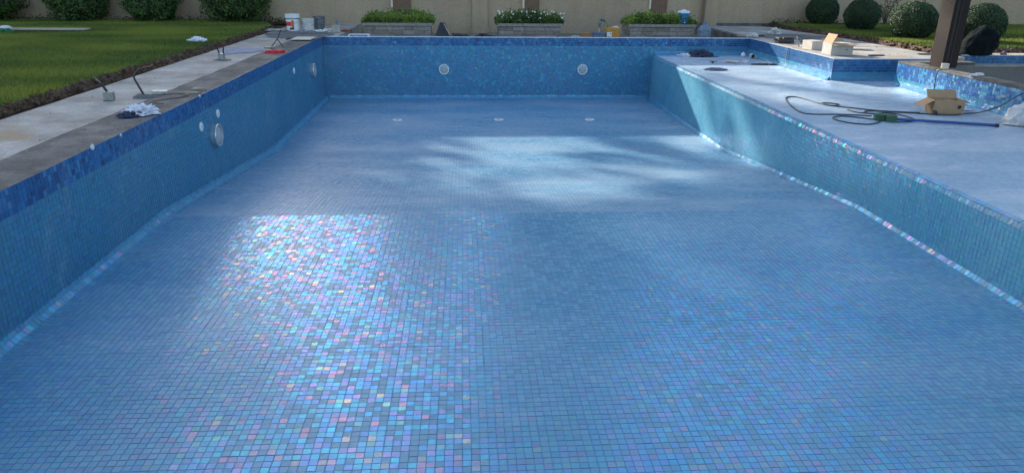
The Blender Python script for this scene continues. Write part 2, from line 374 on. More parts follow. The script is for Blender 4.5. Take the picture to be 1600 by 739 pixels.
# floor tiles by segment
segs = []
for (a, za), (b, zb) in zip(PATH, PATH[1:]):
    L = math.hypot(b-a, zb-za); n = int(round(L/PITCH)); t = (np.arange(n)+.5)/n
    ys, zs = a+(b-a)*t, za+(zb-za)*t
    segs.append((ys, zs, np.array([0, (b-a)/L, (zb-za)/L])))
xs = rows(XL+RC, XR-RC)
def grid(xs, ys, zs):
    X, Y = np.meshgrid(xs, ys); Z = np.repeat(np.asarray(zs)[:, None], len(xs), 1)
    # sheets of 6x6 tiles are set a millimetre or two off one another
    sx = (np.floor(np.arange(X.shape[1])/6)).astype(int); sy = (np.floor(np.arange(X.shape[0])/6)).astype(int)
    cx = (sx*6+2.5)*PITCH+X[0, 0]; cy = Y[np.minimum(sy*6+2, len(sy)-1), 0]+.5*(Y[1, 0]-Y[0, 0])
    X = cx[None, :]+(X-cx[None, :])*.9965; Y = cy[:, None]+(Y-cy[:, None])*.9965
    j = rng.normal(0, .0008, (sy.max()+1, sx.max()+1, 2))
    X = X+j[sy[:, None], sx[None, :], 0]; Y = Y+j[sy[:, None], sx[None, :], 1]
    return np.stack([X, Y, Z], -1).reshape(-1, 3)
drains = [(-1.4, 14.87), (.71, 14.88), (2.63, 14.85)]
for i, (ys, zs, d) in enumerate(segs):
    P = grid(xs, ys, zs)
    if i == 2:
        k = np.ones(len(P), bool)
        for dx, dy in drains: k &= np.hypot(P[:, 0]-dx, P[:, 1]-dy) > .10
        P = P[k]
    lay(fl, 'floor_tiles', P, np.array([1., 0, 0]), d, AQUA, M_floor if i == 0 else M_deep, 'floor', single=300 if i == 0 else 0)
def cove(parent, a, b, nrm, zf, pal=AQUA, m=M_wall, name='cove_tiles', single=0):
    """rows of tiles round the inner edge between a wall (inward normal nrm) and the floor; zf(point) is the floor level"""
    a, b, nrm = np.array(a, float), np.array(b, float), np.array(nrm, float)
    L = np.linalg.norm(b-a); n = int(round(L/PITCH)); t = (np.arange(n)+.5)/n
    base = a+(b-a)*t[:, None]; base = np.c_[base, [zf(p) for p in base]]
    n3 = np.array([*nrm, 0.]); up = np.array([0, 0, 1.])
    dz = np.gradient(base[:, 2]) if n > 2 else np.zeros(n)
    U = np.c_[np.tile((b-a)/n, (n, 1)), dz]; U /= np.linalg.norm(U, axis=1)[:, None]
    Ps, Us, Ws = [], [], []
    for k in range(3):
        an = R(15+30*k); c, s = math.cos(an), math.sin(an)
        Ps.append(base+RC*n3+RC*up+RC*(-c*n3-s*up)); W = s*n3-c*up
        Us.append(U); Ws.append(np.tile(W, (n, 1)))
    P, U, W = np.concatenate(Ps), np.concatenate(Us), np.concatenate(Ws)
    want = np.tile(n3, (len(P), 1))+up
    flip = (np.cross(U, W)*want).sum(1) < 0; W[flip] *= -1
    lay(parent, name, P, U, W, pal, m, 'cove', tilt=.045, single=single)
    # grout backing
    bm = BM(); rr = RC+.004; prev = None
    kn = sorted({0., 1.}|{(y-a[1])/(b[1]-a[1]) for y, _ in PATH[1:3] if abs(b[1]-a[1]) > 1 and 0 < (y-a[1])/(b[1]-a[1]) < 1})
    for t_ in kn:
        p = a+(b-a)*t_; z = zf(p); ring = []
        for k in range(7):
            an = R(15*k); q = np.array([*p, z])+RC*n3+RC*up+rr*(-math.cos(an)*n3-math.sin(an)*up); ring.append(bm.verts.new(q))
        if prev:
            for i in range(6): bm.faces.new((prev[i], ring[i], ring[i+1], prev[i+1]))
        prev = ring
    obj('grout', bm, M_grout, parent)
def wall_tiles(parent, a, b, ztop, zf, nrm, nb, pal=None, single=0, holes=(), key='wall', zoff=0, band_pal=None, m=None):
    pal = pal or WAQUA
    a, b = np.array(a, float), np.array(b, float); L = np.linalg.norm(b-a); n = int(round(L/PITCH)); t = (np.arange(n)+.5)/n
    base = a+(b-a)*t[:, None]; zz = np.array([zf(p) for p in base]); P = []; band = []
    for r in range(40):
        z = ztop-(r+.5)*PITCH+zoff; k = z > zz+.045
        if not k.any(): break
        P.append(np.c_[base[k], np.full(k.sum(), z)]); band.append(np.full(k.sum(), r < nb))
    P = np.concatenate(P); band = np.concatenate(band); k = np.ones(len(P), bool)
    for hx, hy, hz, hr in holes: k &= np.linalg.norm(P-np.array([hx, hy, hz]), axis=1) > hr
    P, band = P[k], band[k]
    U = np.array([*((b-a)/L), 0.]); W = np.array([0, 0, 1.])
    if np.cross(U, W)@np.array([*nrm, 0.]) < 0: U = -U
    lay(parent, 'wall_tiles', P, U, W, pal, m or M_wall, key, single=single, palmask=band, pal2=band_pal or BAND, key2='band2' if band_pal else 'band', tilt=.016)
zf_pool = lambda p: floor_z(p[1]); zf_shelf = lambda p: ZS
# left wall
wl = sheet('pool_wall', [((XL-B, YN, -1.7), (XL-B, YF, -1.7), (XL-B, YF, -.001), (XL-B, YN, -.001))], M_grout, kind='structure')
LFIT = [(9.04, -.37, .055), (9.7, -.33, .055), (9.47, -.57, .15), (14.27, -.37, .05), (15.92, -.57, .15)]
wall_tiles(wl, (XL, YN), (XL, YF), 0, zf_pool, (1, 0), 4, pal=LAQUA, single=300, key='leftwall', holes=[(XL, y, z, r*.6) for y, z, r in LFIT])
cove(wl, (XL, YN), (XL, YF), (1, 0), zf_pool, single=0)
# far wall
wf = sheet('pool_wall', [((XL-.1, YF+B, -1.7), (X2+.3, YF+B, -1.7), (X2+.3, YF+B, -.001), (XL-.1, YF+B, -.001))], M_grout, kind='structure')
wall_tiles(wf, (XL, YF), (XR, YF), 0, zf_pool, (0, -1), 4, holes=[(-.48, YF, -.75, .09), (2.86, YF, -.75, .09)])
wall_tiles(wf, (XR, YF), (X2, YF), 0, zf_shelf, (0, -1), 4)
cove(wf, (XL+.05, YF), (XR-.05, YF), (0, -1), zf_pool); cove(wf, (XR+.05, YF), (X2, YF), (0, -1), zf_shelf)
# step wall below the shelf
wr = sheet('pool_wall', [((XR+B, YN, -1.7), (XR+B, YF, -1.7), (XR+B, YF, ZS-.062), (XR+B, YN, ZS-.062))], M_grout, kind='structure')
wall_tiles(wr, (XR, YN), (XR, YF), ZS-.0637, zf_pool, (-1, 0), 0, pal=TEAL, single=300, key='tealpale', m=M_wallr)
cove(wr, (XR, YN), (XR, YF), (-1, 0), zf_pool)
# shelf floor with a bullnose of two narrow rows
sf = sheet('shelf_floor', [((XR+.062, YN, ZS-B), (XP+.1, YN, ZS-B), (XP+.1, YP, ZS-B), (XR+.062, YP, ZS-B)),
                           ((XR+.062, YP, ZS-B), (9.1, YP, ZS-B), (9.1, YB, ZS-B), (XR+.062, YB, ZS-B)),
                           ((XR+.062, YB, ZS-B), (X2+.1, YB, ZS-B), (X2+.1, YF, ZS-B), (XR+.062, YF, ZS-B))], M_grout, kind='structure')
P1 = grid(rows(XR+.0637, XP-.02), rows(YN, YB-.02), np.full(int(round((YB-.02-YN)/PITCH)), ZS))
P2 = grid(rows(XR+.0637, X2-.02), rows(YB, YF-.02), np.full(int(round((YF-.02-YB)/PITCH)), ZS))
P3 = grid(rows(XP, 9.0), rows(YP, YB-.02), np.full(int(round((YB-.02-YP)/PITCH)), ZS))
lay(sf, 'floor_tiles', np.concatenate([P1, P2, P3]), np.array([1., 0, 0]), np.array([0, 1., 0]), AQUA, M_shelf, 'shelf', single=120)
ys = rows(YN, YF); n = len(ys); RN = .0637
Pn, Wn = [], []
for an in (22.5, 67.5):
    c_, s_ = math.cos(R(an)), math.sin(R(an)); Pn.append(np.c_[np.full(n, XR+RN-RN*c_), ys, np.full(n, ZS-RN+RN*s_)]); Wn.append(np.tile([s_, 0, c_], (n, 1)))
lay(sf, 'nosing_tiles', np.concatenate(Pn), np.array([0, -1., 0]), np.concatenate(Wn), AQUA, M_nose, 'nose', tilt=.03, single=160)
bm = BM(); pv_ = None
for k in range(7):
    an = R(15*k); rr = RN-.004; q = [bm.verts.new((XR+RN-rr*math.cos(an), y, ZS-RN+rr*math.sin(an))) for y in (YN, YF)]
    if pv_: bm.faces.new((pv_[0], pv_[1], q[1], q[0]))
    pv_ = q
obj('grout', bm, M_grout, sf)
# raised deck block side and front
wb = sheet('pool_wall', [((X2+B, YB, ZS-.1), (X2+B, YF, ZS-.1), (X2+B, YF, -.001), (X2+B, YB, -.001)),
                         ((X2+.002, YB+B, ZS-.1), (9.1, YB+B, ZS-.1), (9.1, YB+B, -.001), (X2+.002, YB+B, -.001))], M_grout, kind='structure')
wall_tiles(wb, (X2, YB), (X2, YF), 0, zf_shelf, (-1, 0), 5, pal=TEAL)
wall_tiles(wb, (X2, YB), (9.0, YB), 0, zf_shelf, (0, -1), 5, pal=TEAL)
cove(wb, (X2, YB+.05), (X2, YF-.02), (-1, 0), zf_shelf, m=M_wall); cove(wb, (X2, YB), (9.0, YB), (0, -1), zf_shelf)
# parapet between shelf and spa
pw = thing('parapet_wall', 'low blue tiled wall with cement cap carrying the brown post', 'low wall')
bm = BM(); box(bm, XP+.004, XP+.24, YN, YP-.004, -1.3, -.012); box(bm, XP+.24, 9.1, YP-.26, YP-.004, -1.3, -.012); obj('wall_core', bm, M_spa, pw)
wall_tiles(pw, (XP, YN), (XP, YP), -.01, zf_shelf, (-1, 0), 5, pal=TEAL, single=120, key='teal', band_pal=BAND2)
wall_tiles(pw, (XP, YP), (9.0, YP), -.01, zf_shelf, (0, 1), 5, pal=TEAL)
cove(pw, (XP, YN), (XP, YP), (-1, 0), zf_shelf)
bm = BM(); y = YN; k = 0
while y < YP:
    L = min(random.uniform(.85, 1.15), YP-y); z = .028+random.uniform(-.004, .004)
    box(bm, XP-.012+random.uniform(-.006, .006), XP+.235, y+.004, y+L-.004, -.008, z, .006)
    o = obj('cap_stone', bm, M_slab if k % 3 == 1 else M_screed, pw); bm = BM(); y += L; k += 1
bm.free()
bm = BM(); box(bm, XP+.24, 9.1, YP-.25, YP+.01, -.008, .03, .006); obj('cap_stone', bm, M_screed, pw)
# spa basin beyond the parapet
spa = sheet('spa_basin', [((8.0, YN, -1.0), (18, YN, -1.0), (18, 13.65, -1.0), (8.0, 13.65, -1.0)),
    ((9.0, 13.65, -1.0), (18, 13.65, -1.0), (18, 13.65, -.17), (9.0, 13.65, -.17)),
    ((9.1, YB, -1.0), (9.1, 13.65, -1.0), (9.1, 13.65, -.17), (9.1, YB, -.17))], M_spa, kind='structure')
bm = BM(); box(bm, 9.0, 18, 13.63, 13.9, -.19, -.165, .004); obj('ledge', bm, M_slab, spa)
wall_tiles(spa, (9.7, 13.85), (18, 13.85), 0, lambda p: -.22, (0, -1), 4, pal=BAND)
sheet('grout', [((9.0, 13.85+B, -.2), (18, 13.85+B, -.2), (18, 13.85+B, -.001), (9.0, 13.85+B, -.001))], M_grout, spa)
bm = BM(); poly(bm, [(9.0, 13.62), (9.72, 13.62), (9.62, 13.9), (9.0, 13.9)], -.012); r0 = bmesh.ops.extrude_face_region(bm, geom=bm.faces[:]); bmesh.ops.translate(bm, verts=[v for v in r0['geom'] if isinstance(v, bmesh.types.BMVert)], vec=(0, 0, -.15)); obj('corner_slab', bm, M_slab, spa)
# near wall under the camera
sheet('pool_wall', [((XL-.1, YN, -1.2), (12, YN, -1.2), (12, YN, 0), (XL-.1, YN, 0))], M_wall, kind='structure')
# pale trim lines along the rims
def trim(name, p, q, wdt=.022, parent=None):
    p, q = Vector(p), Vector(q); d = (q-p).normalized(); s = Vector((-d.y, d.x, 0))*wdt/2
    bm = BM(); n = max(1, int((q-p).length/.6))
    for i in range(n):
        a = p+(q-p)*(i/n); b = p+(q-p)*((i+1)/n)-d*.002; z = random.uniform(-.0015, .0015)
        v = [bm.verts.new(x+Vector((0, 0, z+h))) for h in (-.012, .006) for x in (a-s, b-s, b+s, a+s)]
        for f in ((0,3,2,1),(4,5,6,7),(0,1,5,4),(1,2,6,5),(2,3,7,6),(3,0,4,7)): bm.faces.new([v[i] for i in f])
    return obj(name, bm, M_trim, parent)
trim('rim_trim', (XL+.05, YF+.012, 0), (X2, YF+.012, 0), .03, wf)
trim('rim_trim', (X2+.012, YF, 0), (X2+.012, YB, 0), .022, wb); trim('rim_trim', (X2, YB+.012, 0), (9.0, YB+.012, 0), .03, wb)
trim('rim_trim', (9.65, 13.862, 0), (18, 13.862, 0), .022, spa)

# ============================================================ GROUND
gz = -.25
g = sheet('ground', [((-400, 21.9, -.3), (400, 21.9, -.3), (400, 900, -.3), (-400, 900, -.3)),
                     ((-400, -300, -.32), (-14, -300, -.32), (-14, 21.9, -.32), (-400, 21.9, -.32)),
                     ((18, -300, -.32), (400, -300, -.32), (400, 21.9, -.32), (18, 21.9, -.32)),
                     ((-14, -300, -.32), (18, -300, -.32), (18, .6, -.32), (-14, .6, -.32))], M_gravelly, kind='structure')
def rough_sheet(name, x0, x1, y0, y1, z, m, amp=.004, step=.12, edge=None):
    bm = BM(); nx = max(2, int((x1-x0)/step)); ny = max(2, int((y1-y0)/step)); G = []
    for j in range(ny+1):
        row = []
        for i in range(nx+1):
            x = x0+(x1-x0)*i/nx; y = y0+(y1-y0)*j/ny
            e = .018*noise.noise((x*1.7, y*1.7, 3)) if edge and ((i == 0 and 'l' in edge) or (i == nx and 'r' in edge)) else 0
            row.append(bm.verts.new((x+e, y, z+amp*noise.noise((x*2.1, y*2.1, z)))))
        G.append(row)
    for j in range(ny):
        for i in range(nx): bm.faces.new((G[j][i], G[j][i+1], G[j+1][i+1], G[j+1][i]))
    o = obj(name, bm, m, smooth=True); o['kind'] = 'structure'; return o
def slab_body(bm, pts, z0, z1):
    f = poly(bm, pts, z0); r0 = bmesh.ops.extrude_face_region(bm, geom=[f]); bmesh.ops.translate(bm, verts=[v for v in r0['geom'] if isinstance(v, bmesh.types.BMVert)], vec=(0, 0, z1-z0))
# back yard strip behind the pool (lower)
rough_sheet('back_ground', -2.95, X2, YF+.12, 21.7, gz, M_gravelly, .03, .15)
bm = BM(); slab_body(bm, [(XL, YF+B+.001), (X2, YF+B+.001), (X2, YF+.16), (XL, YF+.16)], -1.5, -.006); o = obj('pool_edge', bm, M_screed); o['kind'] = 'structure'
# left: screed strip, pale path
bm = BM(); slab_body(bm, [(-4.80, .6), (XL-B-.001, .6), (XL-B-.001, YF+.15), (-2.95, YF+.15), (-2.95, 21.7), (-4.80, 21.7)], -.5, -.012); o = obj('path_base', bm, M_slab); o['kind'] = 'structure'
rough_sheet('screed_strip', -3.80, XL-B-.0015, .6, YF+.1, -.002, M_screed, .004, .1, 'l')
rough_sheet('path', -4.79, -3.78, .6, 21.6, -.006, M_slab, .004, .12, 'l'); rough_sheet('path', -3.80, -2.96, YF+.1, 21.6, -.006, M_slab, .004)
# a damp mortar patch at the far left corner
def blob_sheet(name, cx, cy, rx, ry, z, m, seed=0, n=40, h=.004, kind='structure', parent=None):
    bm = BM(); rings = []
    for k in range(6):
        f = 1-k/6; ring = []
        for i in range(n):
            a = 2*math.pi*i/n; r = 1+.30*noise.noise((math.cos(a)*1.3+seed, math.sin(a)*1.3, seed))+.12*noise.noise((math.cos(a)*5+seed, math.sin(a)*5, seed))
            ring.append(bm.verts.new((cx+rx*r*f*math.cos(a), cy+ry*r*f*math.sin(a), z+h*(1-f**3)+(.5*h*noise.noise((f*3, a, seed)) if k else -h))))
        rings.append(ring)
    for a, b in zip(rings, rings[1:]):
        for i in range(n): bm.faces.new((a[i], a[(i+1) % n], b[(i+1) % n], b[i]))
    bm.faces.new(rings[-1]); o = obj(name, bm, m, parent, smooth=True)
    if kind: o['kind'] = kind
    return o
blob_sheet('mortar_patch', -3.95, 17.9, .78, .95, .004, M_wet, 2, h=.008)
blob_sheet('mortar_patch', 8.1, 18.0, .95, .8, .003, M_wet, 5, h=.008)
blob_sheet('paint_stain', -4.25, 14.35, .36, .55, .0035, plain('violet_chalk', (.27, .28, .36), .9, var=.25), 9, h=.001)
# right deck
bm = BM(); slab_body(bm, [(X2+B+.001, YB+B+.001), (9.1, YB+B+.001), (9.1, 13.9), (18, 13.86), (18, 14.35), (9.45, 14.35), (9.35, 18.3), (9.0, 20.6), (8.9, 21.65), (X2+.03, 21.65)], -.5, -.012); o = obj('deck_base', bm, M_slab); o['kind'] = 'structure'
rough_sheet('deck', X2+.02, 9.3, YB+.03, 17.9, -.004, M_slab, .004, .1); rough_sheet('deck', X2+.02, 9.0, 17.85, 21.6, -.0045, M_slab, .004, .12)
rough_sheet('deck', 9.29, 18, 13.89, 14.33, -.0042, M_slab, .004, .15)
bm = BM(); box(bm, X2-.06, X2+.10, YF+.3, 21.3, gz-.05, .012, .01); tag(obj('kerb', bm, M_screed), kind='structure')

sheet('soil_ground', [((-14, .6, -.03), (-4.78, .6, -.03), (-4.78, 21.9, -.03), (-14, 21.9, -.03)), ((8.85, 14.3, -.03), (18, 14.3, -.03), (18, 21.9, -.03), (8.85, 21.9, -.03))], M_soil, kind='structure')
# ---- lawns: soil bank, turf base, blades
def lawn(tagname, pts_in, zt, seed, nblades, ymin=0):
    """pts_in: CCW polygon"""
    P = np.array(pts_in)
    bm = BM(); top = []; low = []
    ed = []
    for i in range(len(P)):
        a, b = P[i], P[(i+1) % len(P)]; L = np.linalg.norm(b-a); n = max(1, int(L/.12))
        for k in range(n): ed.append(a+(b-a)*k/n)
    c = P.mean(0)
    for p in ed:
        j = .05*noise.noise((p[0]*3, p[1]*3, seed))+.03*noise.noise((p[0]*9, p[1]*9, seed)); d = (p-c)/np.linalg.norm(p-c)
        q = p+d*j
        top.append(bm.verts.new((q[0], q[1], zt-.012))); q2 = p+d*(.14+j*.4); low.append(bm.verts.new((q2[0], q2[1], -.02)))
    n = len(ed)
    for i in range(n): f = bm.faces.new((low[i], low[(i+1) % n], top[(i+1) % n], top[i])); f.material_index = 1
    bm.faces.new(top)
    o = obj('lawn', bm, [M_turf, M_soil]); o['kind'] = 'structure'
    # clods along the bank
    bm = BM()
    for i in range(n):
        if ed[i][0] < -9 or ed[i][0] > 13: continue
        for k in range(5):
            p = (top[i].co if top[i].is_valid else None) if False else None
            t = random.random(); q = Vector((ed[i][0], ed[i][1], 0)); d = Vector((*(ed[i]-c), 0)).normalized()
            q += d*t*.15+Vector((random.uniform(-.05, .05), random.uniform(-.05, .05), zt*(1-t)))
            s = random.uniform(.01, .034); r0 = bmesh.ops.create_icosphere(bm, subdivisions=1, radius=s, matrix=Matrix.Translation(q))
            for v in r0['verts']: v.co += Vector([random.uniform(-.35, .35)*s for _ in range(3)])
    o = obj('soil_clods', bm, M_soil); o['kind'] = 'stuff'; tag(o, 'brown clods and loose soil along the lawn edge', 'soil')
    # blades
    mn, mx = P.min(0), P.max(0); Q = rng.uniform(mn, mx, (int(nblades*1.25), 2)); ins = np.zeros(len(Q), bool)
    for i in range(len(P)):
        a, b = P[i], P[(i+1) % len(P)]
        cnd = ((a[1] > Q[:, 1]) != (b[1] > Q[:, 1])); xx = (b[0]-a[0])*(Q[:, 1]-a[1])/(b[1]-a[1]+1e-12)+a[0]
        ins ^= cnd & (Q[:, 0] < xx)
    Q = Q[ins]; n = len(Q); ang = rng.uniform(0, 2*np.pi, n); h = rng.uniform(.025, .06, n); wd = rng.uniform(.005, .011, n)
    lean = rng.normal(0, .022, (n, 2)); wv = np.c_[np.cos(ang), np.sin(ang)]*wd[:, None]; z = np.full(n, zt-.014)
    V = np.stack([np.c_[Q-wv, z], np.c_[Q+wv, z], np.c_[Q+lean, z+h]], 1).reshape(-1, 3)
    F = np.arange(3*n).reshape(-1, 3)
    pn = np.array([noise.noise((q[0]*.5, q[1]*.9, seed)) for q in Q])
    t = np.clip(rng.uniform(0, 1, n)*.6+.2+pn*1.1, 0, 1)[:, None]
    col = (1-t)*np.array([.065, .125, .016])+t*np.array([.23, .27, .03]); dry = rng.random(n) < .05; col[dry] = (.20, .17, .07)
    o = link('grass', np_mesh('grass', V, F, {'tcol': np.c_[col, np.ones(n)]}, [M_grass])); o['kind'] = 'stuff'
    return o
M_turf = plain('turf', (.06, .085, .02), .95, var=.4, scale=5, bump=.02, bscale=40)
tag(lawn('left', [(-13.4, 3.0), (-4.98, 3.0), (-4.96, 12), (-4.95, 19.6), (-5.4, 20.7), (-6.5, 21.3), (-13.4, 21.3)], .085, 4, 270000), 'short green mown grass left of the pool', 'grass')
tag(lawn('right', [(9.62, 14.55), (17.6, 14.55), (17.6, 21.4), (9.2, 21.4), (9.25, 20.4), (9.5, 18.4)], .085, 8, 120000), 'short sunlit grass right of the deck', 'grass')
rough_sheet('wall_border', -13.4, -4.8, 21.2, 21.68, .02, M_soil, .05, .1)
rough_sheet('wall_border', 8.9, 17.6, 21.3, 21.68, .02, M_soil, .05, .1)

# ============================================================ GARDEN WALL
gw = thing('garden_wall', 'long beige rendered boundary wall behind the pool and shrubs', 'wall', (0, 21.7, 0))
bm = BM(); box(bm, -22, 24, 0, .18, -.4, 2.5); obj('wall_face', bm, M_gardenwall, gw)
bm = BM(); box(bm, -22, 24, -.05, .23, 2.5, 2.58, .01); obj('coping', bm, M_gardenwall, gw)
for px in (-19.9, -13.1, -6.35, .48, 7.27, 14.05, 20.8):
    bm = BM(); box(bm, px-.225, px+.225, -.07, -.002, -.4, 2.47, .006); obj('pilaster', bm, M_gardenwall, gw)
bm = BM(); box(bm, X2, 24, -.03, -.002, -.1, .07, .004); obj('plinth', bm, M_screed, gw); 
for i, (x0, x1) in enumerate(((-2.0, -1.5), (1.78, 2.2), (5.5, 5.97))):
    t = thing('wall_fountain', ['brown wall panel with pale spout behind left planter', 'brown wall panel behind the middle planter of white flowers', 'brown wall panel with pale spout behind right planter'][i], 'wall panel', ((x0+x1)/2, 21.7, .35), group='brown panels on the garden wall behind the planters')
    bm = BM(); box(bm, -(x1-x0)/2, (x1-x0)/2, -.05, -.003, 0, 1.25, .008); box(bm, -(x1-x0)/2-.03, (x1-x0)/2+.03, -.07, -.003, 1.25, 1.3, .006); obj('panel', bm, M_panel, t)
    bm = BM(); box(bm, -(x1-x0)/2-.07, -(x1-x0)/2-.01, -.06, -.003, .10, .9, .008); obj('spout', bm, M_tilecream, t)

# ============================================================ VEGETATION
def leaf_quads(P, Nrm, size, asp=.55, jit=.6):
    n = len(P); Nn = Nrm+rng.normal(0, jit, (n, 3)); Nn /= np.linalg.norm(Nn, axis=1)[:, None]
    A = rng.normal(0, 1, (n, 3)); U = np.cross(Nn, A); U /= np.linalg.norm(U, axis=1)[:, None]; W = np.cross(Nn, U)
    s = np.asarray(size)*rng.uniform(.65, 1.3, n); s = s[:, None]
    # pointed leaf: 4 corners
    V = np.stack([P-U*s, P-W*s*asp+Nn*s*.15, P+U*s, P+W*s*asp+Nn*s*.15], 1).reshape(-1, 3)
    return V, np.arange(4*n).reshape(-1, 4)
def foliage(name, P, Nrm, size, c0, c1, parent=None, accent=None, loc=(0, 0, 0), asp=.55, jit=.6, freq=3.):
    V, F = leaf_quads(P, Nrm, size, asp, jit); n = len(P)
    pn = np.array([noise.noise((p[0]*freq+loc[0], p[1]*freq+loc[1], p[2]*freq)) for p in P])
    t = np.clip(rng.uniform(0, 1, n)*.7+.15+pn*.8, 0, 1)[:, None]
    col = (1-t)*np.array(c0)+t*np.array(c1)
    if accent:
        k = rng.random(n) < accent[0]; col[k] = accent[1]
    o = link(name, np_mesh(name, V, F, {'tcol': np.c_[col, np.ones(n)]}, [M_leaf]), parent, (0, 0, 0)); return o
def sph(n):
    d = rng.normal(0, 1, (n, 3)); return d/np.linalg.norm(d, axis=1)[:, None]
def round_shrub(name, label, cat, x, y, z, rx, rz, n, size, c0, c1, group, lump=.05, zc=None, depth=.82, loose=0.):
    t = thing(name, label, cat, (x, y, z), group=group); zc = zc or rz*.92
    d = sph(n); lum = np.array([noise.noise((a[0]*2.2+x, a[1]*2.2+y, a[2]*2.2)) for a in d])
    r = (1+lump*2*lum)*np.where(rng.random(n) < .75, rng.uniform(.96, 1.0+loose, n), rng.uniform(depth, 1.0, n))
    P = d*r[:, None]*np.array([rx, rx, rz])+np.array([0, 0, zc]); k = P[:, 2] > .01; P, d = P[k], d[k]
    foliage('crown', P, d, size, c0, c1, t, loc=(x, y, 0), jit=.7, freq=4)
    bm = BM(); bmesh.ops.create_icosphere(bm, subdivisions=3, radius=1)
    for v in bm.verts: v.co = Vector((v.co.x*rx*.86, v.co.y*rx*.86, max(0.0, v.co.z*rz*.86+zc)))
    obj('inner_twigs', bm, plain('twigs', (.03, .035, .018), .95, var=.4, scale=20), t, smooth=True)
    bm = BM(); tube(bm, [(0, 0, -.05), (.01, 0, .15), (0, .01, .3)], .03); obj('trunk', bm, M_bark, t)
    return t
dk0, dk1 = (.022, .055, .024), (.055, .115, .045)
TOP = 'clipped ball shrubs on the right lawn'
for (x, y, rx, rz, lab) in ((10.44, 21.15, .44, .42, 'round clipped shrub farthest left, against the beige wall'), (10.58, 19.2, .43, .41, 'round clipped shrub second from left beyond the cardboard boxes'),
                            (10.5, 16.75, .50, .43, 'largest round clipped shrub, just left of the brown post'), (11.6, 15.95, .47, .43, 'round clipped shrub partly hidden by the brown post and black rock')):
    round_shrub('ball_shrub', lab, 'shrub', x, y, .07, rx, rz, 10000, .02, dk0, dk1, TOP, lump=.035, loose=.05)
bk0, bk1 = (.025, .065, .015), (.085, .17, .035)
BG = 'dense green bushes along the wall left of the pool'
for i, (x, y, rx, rz) in enumerate(((-12.75, 20.9, .75, .72), (-10.45, 21.0, .68, .70), (-8.45, 21.0, .62, .68), (-6.2, 20.95, .78, .74))):
    round_shrub('bush', ['dense dark bush at the far left corner of the lawn', 'dense green bush second from left against the wall', 'dense green bush third from left against the wall', 'bright green bush nearest the paint buckets at the wall'][i],
                'bush', x, y, .05, rx, rz, 7500, .034, bk0, bk1 if i < 3 else (.085, .17, .03), BG, lump=.17, loose=.16)
# thin young shrub against the wall
t = thing('young_shrub', 'thin straggly shrub by the wall between two clipped balls', 'shrub', (12.3, 21.0, .05))
bm = BM()
tips = []
for k in range(9):
    a = random.uniform(0, 6.28); h = random.uniform(.5, 1.3); p = [(0, 0, 0), (.1*math.cos(a), .1*math.sin(a), h*.5), (.28*math.cos(a), .2*math.sin(a), h)]
    tube(bm, p, lambda q: .012*(1-q*.7), 4, 3); tips += [spline(p, 8)[i] for i in range(5, 17)]
obj('stem', bm, M_bark, t)
P = np.array([tuple(random.choice(tips)+Vector([random.gauss(0, .06) for _ in range(3)])) for _ in range(420)]); foliage('leaves', P, sph(len(P)), .03, (.04, .07, .02), (.10, .13, .04), t)
# low tufts along the wall foot
P = []
for k in range(3200):
    x = random.choice((random.uniform(-13, -4.9), random.uniform(9, 16))); P.append((x, 21.45+random.gauss(0, .08), .04+abs(random.gauss(0, .07))*(1+noise.noise((x*1.5, 0, 0)))))
P = np.array(P); o = foliage('ground_cover', P, sph(len(P))+np.array([0, 0, .6]), .03, (.018, .035, .012), (.04, .075, .02)); o['kind'] = 'stuff'; tag(o, 'low dark ground cover along the foot of the wall', 'ground cover')

